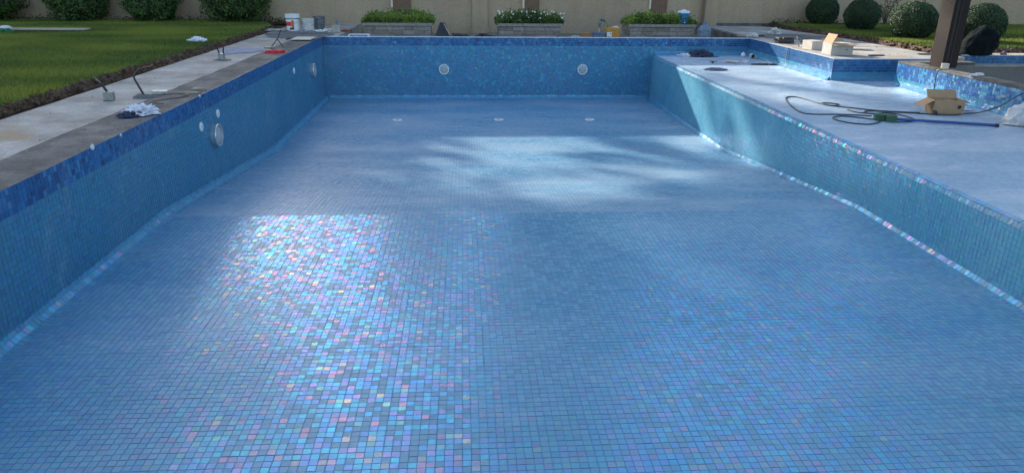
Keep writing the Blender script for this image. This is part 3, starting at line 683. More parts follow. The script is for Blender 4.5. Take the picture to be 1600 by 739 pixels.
# planters
def planter(x0, x1, label, plabel, flowers, seed, lit):
    y0, y1, zt = 18.75, 19.75, .22
    t = thing('planter_box', label, 'planter', ((x0+x1)/2, y0, gz), group='stone planter boxes behind the far pool edge'); hw = (x1-x0)/2; H_ = zt-gz
    bm = BM(); box(bm, -hw+.05, hw-.05, .06, y1-y0-.02, 0, H_-.075); obj('planter_body', bm, M_stone, t)
    # split-face stone pieces on front and left end
    var = [M_stone, M_stone2]
    for r in range(4):
        z0 = .0+r*.098; x = -hw+.04
        while x < hw-.05:
            L = random.uniform(.22, .45); e = min(x+L, hw-.04)
            bm = BM(); box(bm, x+.002, e-.002, .045-random.uniform(0, .016), .062, z0+.002, z0+.095, .003); obj('stone', bm, random.choice(var), t); x = e
    for r in range(4):
        z0 = .0+r*.098; y = .07
        while y < y1-y0-.04:
            L = random.uniform(.22, .4); e = min(y+L, y1-y0-.03)
            bm = BM(); box(bm, -hw+.034+random.uniform(-.008, .006), -hw+.052, y+.002, e-.002, z0+.002, z0+.095, .003); obj('stone', bm, random.choice(var), t); y = e
    bm = BM(); box(bm, -hw, hw, 0, .12, H_-.07, H_, .008); box(bm, -hw, hw, y1-y0-.12, y1-y0, H_-.07, H_, .008); box(bm, -hw, -hw+.12, .122, y1-y0-.122, H_-.07, H_, .008); box(bm, hw-.12, hw, .122, y1-y0-.122, H_-.07, H_, .008)
    obj('rim', bm, M_stone2, t)
    bm = BM(); box(bm, -hw+.11, hw-.11, .11, y1-y0-.11, H_-.2, H_-.05); obj('soil', bm, M_soil, t)
    # planting: many stems with upright leaves
    pt = thing('flowering_plants' if flowers else 'leafy_plants', plabel, 'plants', ((x0+x1)/2, y0, zt-.05))
    Pp, Nn = [], []
    for k in range(5200):
        x = random.uniform(-hw-.03, hw+.03); y = random.uniform(.0, y1-y0)
        top = .26+.13*noise.noise((x*2.2+seed, y*2, seed))+.07*noise.noise((x*7+seed, y*5, seed)); top *= max(.25, 1-(abs(x)/(hw+.06))**6*.8)
        top += random.random()**8*.12
        z = top*random.random()**.55; Pp.append((x*(1+.04*z/.3), y-.04*(z > .15), z)); Nn.append((random.gauss(0, .6), random.gauss(-.3, .5), random.gauss(.5, .4)))
    Pp, Nn = np.array(Pp), np.array(Nn)
    foliage('leaves', Pp, Nn, .034, (.035, .085, .02), (.26, .37, .045) if lit else (.13, .21, .04), pt, loc=(x0, 0, 0), asp=.42, accent=(.04, (.22, .22, .05)) if lit else None, freq=2.5)  # lit puts sunlight into brighter, yellower leaf colours
    bm = BM()
    for k in range(0):
        x = random.uniform(-hw+.1, hw-.1); y = random.uniform(.12, y1-y0-.12); tube(bm, [(x, y, -.02), (x+random.gauss(0, .03), y, .22)], .005, 4, smooth=False)
    bm.free()
    for k in range(flowers):
        bm = BM(); i = random.randrange(len(Pp)); p = Vector(Pp[i]); 
        p.z = .10+random.random()**.7*.24; p.y = min(p.y, .02+random.random()*.3)
        a0 = random.uniform(0, 6)
        for q in range(5):
            a = a0+q*2*math.pi/5; d = Vector((math.cos(a), math.sin(a), .35)); s = Vector((-math.sin(a), math.cos(a), 0)); r = .021
            bm.faces.new([bm.verts.new(v) for v in (Vector((0, 0, 0)), d*r*.6+s*r*.4, d*r*1.25, d*r*.6-s*r*.4)])
        o = obj('flower', bm, M_flower, pt, loc=p+Vector((0, -.03, .01))); o.rotation_euler = (random.uniform(.3, 1.1), 0, 0)
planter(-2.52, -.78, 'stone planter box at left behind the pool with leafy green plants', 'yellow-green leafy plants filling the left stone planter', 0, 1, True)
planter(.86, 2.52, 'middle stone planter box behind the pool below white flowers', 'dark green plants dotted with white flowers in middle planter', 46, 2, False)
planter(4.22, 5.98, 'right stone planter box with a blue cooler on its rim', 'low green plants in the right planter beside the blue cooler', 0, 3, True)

# tall unseen trees behind the wall, crowns shaped to shade the near half of the pool and show in its glaze
def tree(label, x, y, h, blobs, n, seed, c0=(.016, .04, .012), c1=(.05, .10, .025), size=.22, trunk_r=.35):
    t = thing('shade_tree', label, 'tree', (x, y, -.3), group='tall trees beyond the garden wall')
    bm = BM(); z1 = min(b[2] for b in blobs); tube(bm, [(0, 0, 0), (.2, 0, z1*.5), (0, .1, z1), (0, 0, h*.8)], lambda q: trunk_r*(1-.75*q), 8, 5)
    for b in blobs:
        tube(bm, [(0, 0, max(.5, b[2]-b[5]*1.4)), (b[0]*.5, b[1]*.5, b[2]-b[5]*.5), (b[0], b[1], b[2])], lambda q: trunk_r*.35*(1-.8*q), 6, 4)
    obj('trunk', bm, M_bark, t)
    vol = np.array([b[3]*b[4]*b[5] for b in blobs]); Ps, Ns = [], []
    for b, k in zip(blobs, (n*vol/vol.sum()).astype(int)):
        d = sph(k); r = rng.uniform(.25, 1, k)**.5; lum = np.array([noise.noise((q[0]*2+seed, q[1]*2+b[0], q[2]*2)) for q in d])
        Ps.append(d*(r*(1+.5*lum))[:, None]*np.array(b[3:6])+np.array(b[:3])); Ns.append(d)
    foliage('crown', np.concatenate(Ps), np.concatenate(Ns), size, c0, c1, t, loc=(x, y, 0), jit=1.0, freq=.6)
TREES = [
 ('wide low-branched tree beyond the left corner of the wall', -33, 33, 22, [(0, 0, 15, 6, 5, 8), (0, 0, 6, 6, 4, 5)], 12000, 9),
 ('tall dark tree just left of the wide one beyond the wall', -23, 34, 26, [(1.5, 0, 29, 5.5, 4, 5.5), (0, 0, 20.5, 4.5, 4, 6), (-1, 0, 11, 4.2, 4, 6), (-1, 0, 5, 4, 4, 4)], 12000, 10),
 ('tall broad tree far left behind the wall', -30, 46, 26, [(0, 0, 19, 7, 6, 7), (4, 0, 12, 6, 5, 6), (-4, 0, 12, 6, 5, 6), (3, 0, 6, 6, 4, 4), (-4, 0, 6, 6, 4, 4)], 15000, 1),
 ('second tall tree from the left behind the wall', -24.0, 46, 28, [(2.7, 0, 12.8, 3.0, 4, 3.1), (1.9, 1.5, 12.2, 3.0, 3, 3.0), (-2, 0, 31, 6, 5, 6), (0, 0, 22, 5.5, 5, 5.5), (-1.0, 0, 14, 4.2, 5, 6), (-1, 0, 8, 3.8, 4, 4), (-1.5, 0, 4, 3.5, 4, 3)], 14000, 2),
 ('high spreading tree left of centre behind the wall', -17.0, 47, 30, [(.4, 0, 21.7, 4.0, 5, 5.2), (-4.0, 0, 22.8, 3.8, 4, 4.7), (-1.8, 0, 19.6, 2.1, 3, 3.1), (1.0, 0, 29, 4, 4, 3)], 7000, 3),
 ('smaller rounded tree near the middle behind the wall', -3.3, 51, 20, [(0, 0, 14.3, 3.6, 3, 3.4), (0.3, 0, 10, 3.4, 3, 3.2), (0, 0, 19, 2.6, 2.6, 2.8), (-.4, 0, 5.6, 3, 3, 3)], 6000, 4),
 ('tall dark tree right of centre behind the wall', 6.0, 40, 32, [(-1, 0, 24, 5.5, 5, 7), (0, 0, 14, 5.5, 5, 7), (0, 0, 6, 5, 4, 4)], 15000, 5),
 ('rounded lower tree right of the pool axis behind the wall', 17.5, 43, 17, [(0, 0, 11.5, 5.5, 5, 5), (-4, 0, 8, 4, 5, 5), (0, 0, 5, 6, 4, 4)], 13000, 6),
 ('broad tree at the right behind the wall', 29, 43, 18, [(0, 0, 12, 7, 5, 6), (0, 0, 7, 7, 5, 5), (0, 0, 4, 6, 4, 4)], 12000, 7),
]
for a in TREES: tree(*a, size=.34)

# ============================================================ PAVILION POST
pv = thing('pavilion', 'tall brown post standing on the low tiled wall', 'post', (8.09, 11.85, .03))
bm = BM(); box(bm, -.13, .13, -.17, .17, 0, 3.2, .006); obj('post', bm, M_post, pv)
bm = BM(); box(bm, -.085, -.045, -.176, -.168, .02, 3.1); box(bm, -.012, .010, -.176, -.168, .02, 3.1); obj('groove_strip', bm, M_groove, pv)
bm = BM(); box(bm, -.02, 5.0, -.1, .1, 3.2, 3.45, .01); box(bm, -.1, .1, -6, .3, 3.45, 3.65, .01); obj('beam', bm, M_post, pv)
bm = BM(); box(bm, -.4, 5.4, -6.2, .5, 3.65, 3.75, .01); obj('roof', bm, M_post, pv)

# ============================================================ POOL FITTINGS
def pool_light(label, loc, ax, r, proud, group):
    """ax: rotation about Z so that local -Y faces into the pool"""
    t = thing('pool_light', label, 'pool light', loc, ax, group)
    bm = BM(); lathe(bm, [(r*.92, -.02), (r*.96, proud*.5), (r, proud*.8), (r*.97, proud), (r*.80, proud*1.02), (r*.78, proud*.8)], 32, axis='Y'); obj('ring', bm, M_steel if proud > .03 else M_white, t, smooth=False)
    bm = BM(); lathe(bm, [(r*.77, 0), (r*.77, proud*.82), (r*.6, proud*1.0), (r*.3, proud*1.1), (.01, proud*1.12)], 28, axis='Y'); obj('lens', bm, plain('lens', (.38, .40, .40), .25, var=.08), t, smooth=True)
    bm = BM()
    for k in range(8):
        a = k*math.pi/4; lathe(bm, [(.006, 0), (.006, proud*1.05+.004)], 8, at=(r*.88*math.cos(a), 0, r*.88*math.sin(a)), axis='Y')
    obj('screws', bm, M_metal, t)
PLG = 'round underwater lights in the pool walls'
pool_light('round white pool light on far wall, left one', (-.48, YF-.001, -.75), 0, .125, .025, PLG)
pool_light('round white pool light on far wall, right one', (2.86, YF-.001, -.75), 0, .125, .025, PLG)
pool_light('large round pool light standing proud on near part of left wall', (XL+.001, 9.47, -.57), R(90), .15, .07, PLG)
pool_light('round pool light at the far end of left wall', (XL+.001, 15.92, -.57), R(90), .15, .07, PLG)
def fitting(label, y, z, r):
    t = thing('inlet_fitting', label, 'inlet', (XL+.001, y, z), R(90), 'small white inlets on the left pool wall')
    bm = BM(); lathe(bm, [(r, -.01), (r, .006), (r*.9, .012), (r*.45, .014), (r*.42, .006)], 24, axis='Y'); obj('flange', bm, M_white, t)
    bm = BM(); lathe(bm, [(r*.4, 0), (r*.38, .016), (.004, .019)], 16, axis='Y'); obj('plug', bm, M_dirtywhite, t)
fitting('white inlet cover left of the big pool light', 9.04, -.37, .058); fitting('white inlet cover right above the big pool light', 9.7, -.33, .056); fitting('white inlet cover by the far light on left wall', 14.27, -.37, .06)
for i, (x, y) in enumerate(drains):
    t = thing('floor_drain', ['white round floor drain, left of the row of three', 'white round floor drain, middle of the row of three', 'white round floor drain, right of the row of three'][i], 'drain', (x, y, -1.45), group='floor drains in front of the far wall')
    bm = BM(); lathe(bm, [(.105, -.006), (.105, .006), (.095, .014), (.055, .018), (.05, .008)], 28); obj('collar', bm, M_white, t)
    bm = BM()
    for k in range(6): a = k*math.pi/3; tube(bm, [(.012*math.cos(a), .012*math.sin(a), .012), (.05*math.cos(a), .05*math.sin(a), .012)], .005, 4, smooth=False)
    lathe(bm, [(.018, .004), (.018, .017)], 12); obj('grate', bm, M_metal, t)
# skimmer notch on the far rim
t = thing('skimmer_frame', 'small white framed skimmer opening on the far pool rim', 'skimmer', (-2.46, YF+.02, 0))
bm = BM()
for a in ((-.24, .24, .30, .325), (-.24, -.215, 0, .30), (.215, .24, 0, .30)): box(bm, *a, -.02, .035, .004)
obj('frame', bm, M_white, t); bm = BM(); box(bm, -.21, .21, .03, .295, -.02, .012); obj('lid', bm, plain('blue_lid', (.03, .10, .24), .4), t)

# ============================================================ THINGS ON THE LEFT SIDE
# cloth heap
t = thing('cloth_heap', 'crumpled white cloth with a navy underside on the grey screed strip', 'cloth', (-3.50, 7.87, .0), .3)
obj('white_cloth', crumple(.14, .11, .085, 1, amp=.7, freq=2.6), M_clothwhite, t, loc=(.03, .02, .005)); obj('dark_cloth', crumple(.10, .08, .045, 5, amp=.6), M_clothdark, t, loc=(-.07, -.07, .002))
for i, (x, y, a, lab) in enumerate(((-3.42, 9.30, .1, 'flat cement lump nearer the camera on the screed'), (-3.44, 9.62, .25, 'flat cement lump behind its twin on the screed'))):
    tag(obj('cement_lump', crumple(.11, .045, .03, 20+i, amp=.3, freq=1.3, ridge=False), M_slab, None, (x, y, .001), a, True), lab, 'cement lump', 'cement lumps on the left pool edge')
bm = BM(); box(bm, -.09, .09, -.07, .07, 0, .022, .004); tag(obj('white_tile', bm, M_dirtywhite, None, (-3.86, 9.42, .0), .15), 'small white tile lying beside the black conduit', 'tile')
for i, (y, k, lab) in enumerate(((6.40, 1, 'white dab of grout on the near blue rim of the left wall'), (6.95, .6, 'smaller white grout dab farther along the left rim'), (9.15, .8, 'white grout dab on the left rim near the cement lumps'))):
    tag(obj('grout_smear', crumple(.007*k, .030*k, .022*k, 130+i, 3, flat=False), M_white, None, (XL-.002, y, -.03), 0), lab, 'grout smear', 'grout dabs on the left pool rim')
# conduit and cable
t = thing('conduit', 'bent black conduit rising from concrete with thin cable tail', 'conduit', (-3.90, 9.02, 0))
bm = BM(); tube(bm, [(.02, 0, -.02), (-.01, .0, .06), (-.06, .02, .16), (-.09, .03, .24), (-.04, .05, .31), (.0, .06, .335)], lambda q: .014-.004*q, 8); obj('pipe', bm, M_black, t)
bm = BM(); tube(bm, [(-.01, .06, .335), (.04, .07, .355), (.10, .08, .36), (.13, .08, .385)], .006, 6); obj('wire_end', bm, plain('copper', (.25, .12, .08), .5), t)
blob_sheet('mortar', .0, 0, .14, .10, .004, M_wet, 3, 20, .03, kind=None, parent=t)
bm = BM(); tube(bm, [(.02, .0, .03), (.14, .12, .012), (.30, .22, .012), (.46, .12, .012), (.42, -.08, .012), (.26, -.28, .012), (.22, -.42, .012), (.40, -.50, .012)], .007, 6); tag(obj('cable', bm, M_cable, None, (-3.88, 9.02, 0)), 'thin black cable curling from the conduit to the pool edge', 'cable')
# junction box with rods
t = thing('conduit_box', 'grey square conduit box with a black stub in the path', 'conduit box', (-4.22, 8.83, -.002), .2)
bm = BM(); box(bm, -.055, .055, -.05, .05, 0, .10, .006); obj('box', bm, M_metal, t); bm = BM(); tube(bm, [(-.01, 0, .1), (-.04, 0, .16), (-.06, .01, .2)], .015, 8); obj('pipe_stub', bm, M_black, t)
bm = BM(); tube(bm, [(-.06, .01, .2), (-.10, .02, .24), (-.12, .03, .27)], .004, 5); obj('wire', bm, M_metal, t)
t = thing('conduit_box', 'grey round stub with two upright prongs farther along the path', 'conduit box', (-4.15, 12.85, -.002))
bm = BM(); lathe(bm, [(.055, 0), (.055, .10), (.045, .11)], 14); obj('box', bm, M_metal, t)
bm = BM(); tube(bm, [(-.03, 0, .1), (-.055, 0, .2)], .012, 6, smooth=False); tube(bm, [(.035, 0, .1), (.05, 0, .22)], .012, 6, smooth=False); obj('prong', bm, M_black, t)
blob_sheet('mortar', 0, 0, .17, .15, .002, M_wet, 7, 20, .012, kind=None, parent=t)
# red brush / rag and stick
t = thing('scrub_brush', 'red flat scrubbing pad on the pool edge', 'brush', (-3.52, 13.95, 0), .1)
bm = BM(); bm.free(); obj('pad', crumple(.17, .07, .05, 33, amp=.35, freq=2.5), M_red, t); bm = BM(); box(bm, -.15, .14, -.03, .03, .035, .055, .01); obj('backing', bm, M_red, t)
t = thing('mortar_hoe', 'thin dark angled tool leaning up behind the red pad', 'tool', (-3.72, 14.8, 0))
bm = BM(); tube(bm, [(-.08, 0, .02), (.03, .1, .17), (.11, .15, .34)], .009, 6); tube(bm, [(.03, .1, .17), (.10, .05, .08), (.16, 0, .02)], .009, 6); obj('handle', bm, M_black, t)
bm = BM(); box(bm, -.22, -.04, -.03, .03, 0, .03, .004); obj('blade', bm, M_metal, t)
# board tile
bm = BM(); box(bm, -.22, .20, -.28, .28, .02, .045, .004); tag(obj('tile_board', bm, M_tilecream, None, (-3.52, 16.6, .0), -.05), 'square cream tile lying on the far left corner of the coping', 'tile')
bm = BM(); tube(bm, [(-.1, -.12, .03), (-.06, .0, .035), (.0, .1, .035)], .018, 8); tag(obj('rubber_hose', bm, M_black, None, (-3.76, 16.5, 0)), 'short black hose piece left of the cream tile', 'hose')
# buckets
def bucket(label, loc, r, h, m, rz=0, group=None, label_art=None, handle=True, content=None):
    t = thing('bucket', label, 'bucket', loc, rz, group)
    bm = BM(); lathe(bm, [(r*.86, 0), (r*.88, .01), (r*.97, h*.78), (r*.985, h*.80), (r*1.05, h*.80), (r*1.05, h*.85), (r, h*.86), (r, h*.96), (r*1.05, h*.97), (r*1.05, h), (r*.95, h), (r*.85, .02)], 28, cap=False)
    bm.faces.new([v for v in [bm.verts.new((r*.84*math.cos(a), r*.84*math.sin(a), .015)) for a in [i*math.pi/8 for i in range(16)]]]); obj('pail', bm, m, t, smooth=False)
    if label_art: label_art(t, r, h)
    if handle:
        bm = BM(); tube(bm, [(r*1.04, 0, h*.83), (r*.8, -r*.8, h*.55), (0, -r*1.12, h*.45), (-r*.8, -r*.8, h*.55), (-r*1.04, 0, h*.83)], .004, 5); obj('handle', bm, M_metal, t)
    if content:
        bm = BM(); lathe(bm, [(r*.9, h*.7), (r*.6, h*.74), (.01, h*.75)], 20, cap=False); obj('contents', bm, content, t)
    return t
def arc_patch(bm, r0, z0, z1, a0, a1, taper):
    n = 8; ring = []
    for i in range(n+1):
        a = R(a0+(a1-a0)*i/n); ring.append([bm.verts.new(((r0+taper*z)*math.cos(a), (r0+taper*z)*math.sin(a), z)) for z in (z0, z1)])
    for a, b in zip(ring, ring[1:]): bm.faces.new((a[0], b[0], b[1], a[1]))
def paint_label(t, r, h):
    tp = (r*.97-r*.88)/(h*.78); b0 = r*.88+.0025
    for nm, m, z0, z1, a0, a1 in (('label_stripe', M_blackprint, h*.70, h*.75, 190, 350), ('label_print', M_red, h*.30, h*.55, 200, 262), ('label_print', M_orange, h*.18, h*.64, 264, 285), ('label_print', M_blackprint, h*.08, h*.20, 245, 285)):
        bm = BM(); arc_patch(bm, b0, z0, z1, a0, a1, tp); obj(nm, bm, m, t)
BK = 'buckets at the far left corner'
bucket('white paint bucket with red and black printed label', (-4.30, 19.1, 0), .175, .40, M_white, .1, BK, paint_label)
bucket('smeared whitish mortar bucket between white pail and grey one', (-3.93, 19.15, 0), .15, .29, M_dirtywhite, .4, BK)
bucket('dark grey speckled bucket with pale rim, rightmost of three', (-3.72, 19.5, 0), .15, .33, plain('grey_pail', (.13, .14, .15), .6, var=.5, scale=18), .8, BK, content=M_slab)
tag(obj('mortar_pile', crumple(.30, .18, .05, 31, amp=.4), M_slab, None, (-4.75, 18.9, 0)), 'low grey mortar lump left of the paint bucket', 'mortar')
t = thing('tool_tray', 'flat tray with a yellow sponge right of the buckets', 'tray', (-3.42, 19.3, 0)); bm = BM(); box(bm, -.14, .16, -.12, .12, .0, .05, .006); obj('tray', bm, M_dirtywhite, t); obj('sponge', crumple(.09, .06, .035, 3, 3), M_yellow, t, (0, 0, .05))
t = thing('concrete_block', 'beige block topped by small grey bottle near the corner', 'block', (-3.18, 18.8, 0), .1); bm = BM(); box(bm, -.10, .10, -.16, .16, 0, .16, .008); obj('block', bm, M_slab, t)
bm = BM(); lathe(bm, [(.035, 0), (.035, .09), (.015, .11), (.015, .14)], 12); tag(obj('bottle', bm, M_jug, None, (-3.17, 18.85, .16)), 'small grey bottle standing on the beige block', 'bottle')
tag(obj('plastic_wrap', crumple(.22, .12, .05, 12, amp=.6), M_dirtywhite, None, (-3.55, 18.55, 0), .4), 'crumpled plastic scraps between tray and beige block', 'wrapper')
bm = BM(); tube(bm, [(-.3, -.1, .02), (-.1, .02, .06), (.1, -.05, .03), (.3, .08, .05)], .012, 6); tag(obj('hand_tool', bm, M_metal, None, (-3.6, 18.3, 0)), 'thin metal tool lying in front of the buckets', 'tool')
tag(obj('red_rag', crumple(.09, .06, .035, 8, 3), plain('dull_red', (.28, .06, .05), .9), None, (-2.98, 18.95, 0)), 'small dull red rag right of the beige block', 'rag')
# on the lawn
bm = BM(); box(bm, -.85, .85, -.17, .17, 0, .03, .004); tag(obj('plank', bm, M_wood, None, (-9.45, 17.55, .115), .02), 'long pale plank lying on the lawn', 'plank')
tag(obj('crumpled_paper', crumple(.15, .10, .07, 14, amp=.7), M_paper, None, (-5.34, 15.16, .085)), 'crumpled lilac-white paper on the lawn edge', 'paper')
t = thing('plastic_bag', 'green plastic bag with white top at far left of lawn', 'bag', (-10.15, 17.05, .09)); obj('bag', crumple(.17, .12, .08, 15), plain('green_bag', (.03, .20, .08), .5), t); obj('paper', crumple(.11, .08, .05, 16), M_paper, t, (.06, 0, .09))

# ============================================================ BEHIND THE FAR EDGE
bm = BM(); box(bm, -.26, .26, -.02, .02, 0, .50, .004)
for v in bm.verts:
    v.co.x = v.co.x*(1-1.5*v.co.z); v.co.y += v.co.z*.5
tag(obj('leaning_sheet', bm, M_black, None, (-.52, 18.35, gz)), 'dark pointed sheet leaning beside the left planter', 'sheet')
bm = BM(); tube(bm, [(.30, -.02, .0), (.04, .02, .5)], .014, 6, smooth=False); tag(obj('batten', bm, M_wood, None, (-.52, 18.25, gz)), 'slanting pale batten propped on the dark sheet', 'batten')
for i, (x, lab) in enumerate(((-.12, 'small dark heap of tools right of the left planter'), (.52, 'dark rubber heap in front of the wall pilaster'))):
    tag(obj('tool_heap', crumple(.22, .10, .10, 40+i, amp=.8), M_black, None, (x, 18.2, gz+.12)), lab, 'heap', 'dark heaps behind the far pool rim')
    bm = BM(); box(bm, -.2, .2, -.1, .1, 0, .125, .01); obj('brick_base', bm, M_screed, bpy.data.objects[-1] if False else None, (x, 18.2, gz))['kind'] = 'structure'
tag(obj('cement_crumbs', crumple(.15, .08, .06, 44), M_slab, None, (2.75, 18.1, gz+.17)), 'pale rubble lump right of the flowering planter', 'rubble')
bm = BM(); box(bm, 2.5, 4.15, 17.75, 18.35, gz-.02, gz+.18, .01); tag(obj('step_block', bm, M_screed), kind='structure')
zz = gz+.18
bm = BM(); box(bm, -.10, .10, -.08, .08, 0, .13, .006); tag(obj('brick', bm, plain('orange_block', (.34, .17, .05), .85), None, (3.0, 18.05, zz)), 'small orange-brown block left of the grey tool bucket', 'block')
t = thing('tool_tub', 'grey tub holding an upright whisk-like mixer behind pool rim', 'tub', (3.32, 18.0, zz))
bm = BM(); lathe(bm, [(.15, 0), (.17, .12), (.185, .13), (.185, .155), (.165, .155), (.15, .02)], 24); obj('tub', bm, M_jug, t)
t2 = thing('mortar_trowel', 'upright trowel with dark curved handle standing in the tub', 'trowel', (3.32, 18.0, zz+.10))
bm = BM(); tube(bm, [(0, 0, 0), (.0, 0, .1), (.005, 0, .16)], .009, 6); obj('shank', bm, M_steel, t2)
bm = BM(); tube(bm, [(.005, 0, .15), (.0, 0, .22), (.01, 0, .32)], lambda q: .012+.034*q, 10); obj('head', bm, M_metal, t2, smooth=True)
bm = BM(); tube(bm, [(.01, 0, .30), (.02, 0, .345), (.09, 0, .33), (.14, 0, .30)], lambda q: .032-.012*q, 8); obj('grip', bm, plain('teal_grip', (.03, .10, .10), .4), t2, smooth=True)
bm = BM(); tube(bm, [(.13, 0, .31), (.19, 0, .22), (.20, 0, .10), (.16, -.02, .0)], .005, 5); obj('wire', bm, M_cable, t2)
t = thing('yellow_bag', 'yellow-orange sack with white printed patch beside right planter', 'bag', (3.66, 18.0, zz), -.1)
bm = BM(); box(bm, -.17, .17, -.1, .1, 0, .27, .03)
for v in bm.verts: v.co.x += .02*noise.noise(v.co*9); v.co.z += .03*noise.noise(v.co*6+Vector((3, 0, 0)))
obj('sack', bm, M_yellow, t); bm = BM(); box(bm, -.155, -.03, -.106, -.1, .05, .16, .002); obj('label_patch', bm, M_white, t); bm = BM(); box(bm, -.07, -.05, -.109, -.105, .115, .14); obj('label_mark', bm, M_blackprint, t)
obj('folded_top', crumple(.07, .05, .035, 18), M_dirtywhite, t, (.05, 0, .255))
# cooler on the planter rim
t = thing('water_cooler', 'blue plastic cooler with white lid on the right planter', 'cooler', (5.66, 18.90, .22))
bm = BM(); lathe(bm, [(.105, 0), (.115, .02), (.145, .27), (.15, .28)], 28); obj('tank', bm, M_blue, t, smooth=False)
bm = BM(); lathe(bm, [(.155, .275), (.157, .30), (.14, .325), (.05, .345), (.045, .36), (.01, .362)], 28); obj('lid', bm, M_white, t)
bm = BM(); lathe(bm, [(.014, 0), (.014, .05)], 8, at=(0, -.11, .05), axis='Y'); obj('tap', bm, M_white, t)
t = thing('water_jug', 'dusty blue-grey jug with narrow neck right of the planter', 'jug', (6.05, 18.3, gz+.03))
bm = BM(); lathe(bm, [(.15, 0), (.175, .02), (.175, .15), (.165, .17), (.175, .19), (.175, .34), (.13, .42), (.05, .47), (.045, .52), (.055, .525), (.055, .54)], 26); obj('body', bm, M_jug, t, smooth=False)
t = thing('drain_pipe', 'thin brown pipe down the wall right of the right planter', 'pipe', (7.06, 21.58, gz)); bm = BM(); lathe(bm, [(.035, 0), (.035, 2.6)], 12); obj('pipe', bm, plain('brown_pipe', (.16, .11, .08), .6), t)
bm = BM(); box(bm, -.05, .05, -.04, .05, 1.2, 1.24); obj('bracket', bm, M_metal, t)

# ============================================================ THINGS ON THE DECK
t = thing('plastic_scraps', 'scattered white scraps at the deck corner by the far rim', 'scraps', (7.08, 17.75, .002)); obj('scrap', crumple(.11, .07, .07, 51, amp=.8), M_dirtywhite, t); bm = BM(); tube(bm, [(-.35, .1, .03), (-.15, .05, .02), (.1, .12, .08)], .009, 5); obj('strip', bm, M_wood, t); bm = BM(); tube(bm, [(.1, .1, .02), (.35, .12, .02)], .016, 5, smooth=False); obj('dark_strip', bm, M_black, t)
tag(obj('tile_scraps', crumple(.13, .09, .10, 52, amp=.9, freq=3), M_dirtywhite, None, (8.05, 18.7, .002)), 'crumpled whitish wrapper on the dark mortar patch', 'wrapper')
t = thing('power_tool_case', 'black tool case lying near the deck edge', 'case', (7.28, 16.3, 0), .05)
bm = BM(); box(bm, -.20, .17, -.10, .10, 0, .13, .025); obj('case', bm, plain('tool_black', (.025, .035, .04), .45), t); bm = BM(); tube(bm, [(-.12, -.10, .10), (-.10, -.16, .12), (.06, -.16, .12), (.08, -.10, .10)], .012, 6); obj('handle', bm, M_black, t); bm = BM(); tube(bm, [(-.19, 0, .06), (-.27, -.02, .09), (-.30, -.03, .06)], .014, 6); obj('nozzle', bm, M_black, t)
t = thing('coiled_wire', 'loose coil of grey wire left of the pale carton', 'wire', (7.33, 15.5, 0))
bm = BM()
for k in range(4): 
    r = .09+.02*k; tube(bm, [(r*math.cos(a), r*.8*math.sin(a), .03+.05*k+.03*math.sin(a*2+k)) for a in [i*math.pi/5 for i in range(11)]], .006, 5)
obj('coil', bm, M_cable, t); obj('bag', crumple(.06, .05, .06, 53, 3), M_paper, t, (.0, -.02, 0))
def carton(name, label, loc, rz, L, Wd, Hh, m, mi, flaps, cat='box', group=None):
    t = thing(name, label, cat, loc, rz, group); th = .006; x, y = L/2, Wd/2
    for nm, a in (('side_panel', (-x, x, -y, -y+th, 0, Hh)), ('side_panel', (-x, x, y-th, y, 0, Hh)), ('end_panel', (-x, -x+th, -y+th+.001, y-th-.001, 0, Hh)), ('end_panel', (x-th, x, -y+th+.001, y-th-.001, 0, Hh)), ('bottom_panel', (-x+th+.001, x-th-.001, -y+th+.001, y-th-.001, .001, .008))):
        bm = BM(); box(bm, *a); obj(nm, bm, m, t)
    for side, ang, ln in flaps:
        bm = BM(); w_ = (x if side in 'fb' else y)-.004; box(bm, -w_, w_, 0, ln, -.002, .002)
        o = obj('flap', bm, m, t)
        rzz = {'f': math.pi, 'b': 0, 'l': math.pi/2, 'r': -math.pi/2}[side]; p = {'f': (0, -y, Hh), 'b': (0, y, Hh), 'l': (-x, 0, Hh), 'r': (x, 0, Hh)}[side]
        o.matrix_basis = Matrix.Translation(p) @ Matrix.Rotation(rzz, 4, 'Z') @ Matrix.Rotation(ang, 4, 'X')
    return t
t = carton('cardboard_box', 'open pale carton with raised flaps at the deck corner', (7.32, 13.98, .0), .02, .44, .36, .22, M_cardgrey, M_cardin, [('f', R(-14), .12), ('l', R(118), .19), ('b', R(40), .10), ('r', R(-12), .12)])
for q in t.children:
    if q.name.startswith('flap'): q.data.materials[0] = M_card
bm = BM(); box(bm, .07, .11, -.1835, -.1805, .10, .112); obj('print_mark', bm, M_blackprint, t)
bm = BM(); box(bm, -.10, .16, -.10, .14, .02, .225, .012); obj('liner', bm, M_dirtywhite, t)
t = carton('cardboard_box', 'smaller pale carton left of the open one on the deck', (7.28, 14.95, .0), .15, .26, .34, .17, plain('cream_card', (.56, .50, .44), .85), M_cardin, [('l', R(178-360), .01)]); bm = BM(); box(bm, -.13, .13, -.17, .17, .171, .177); obj('lid', bm, M_cardgrey, t)
bm = BM(); box(bm, -.35, .35, -.12, .12, 0, .012); tag(obj('cardboard_sheet', bm, M_cardgrey, None, (8.15, 14.95, .02), -.35), 'flat pale sheet lying behind the open carton', 'sheet')
for i, (x, y) in enumerate(((8.0, 13.75), (9.15, 14.0))):
    bm = BM(); box(bm, -.16, .16, -.03, .03, 0, .018, .003); tag(obj('scrap_batten', bm, M_black, None, (x, y, .002), .1), ['dark strip lying on the deck right of the open carton', 'dark strip on the deck beside the brown post'][i], 'strip', 'dark strips lying near the deck front edge')
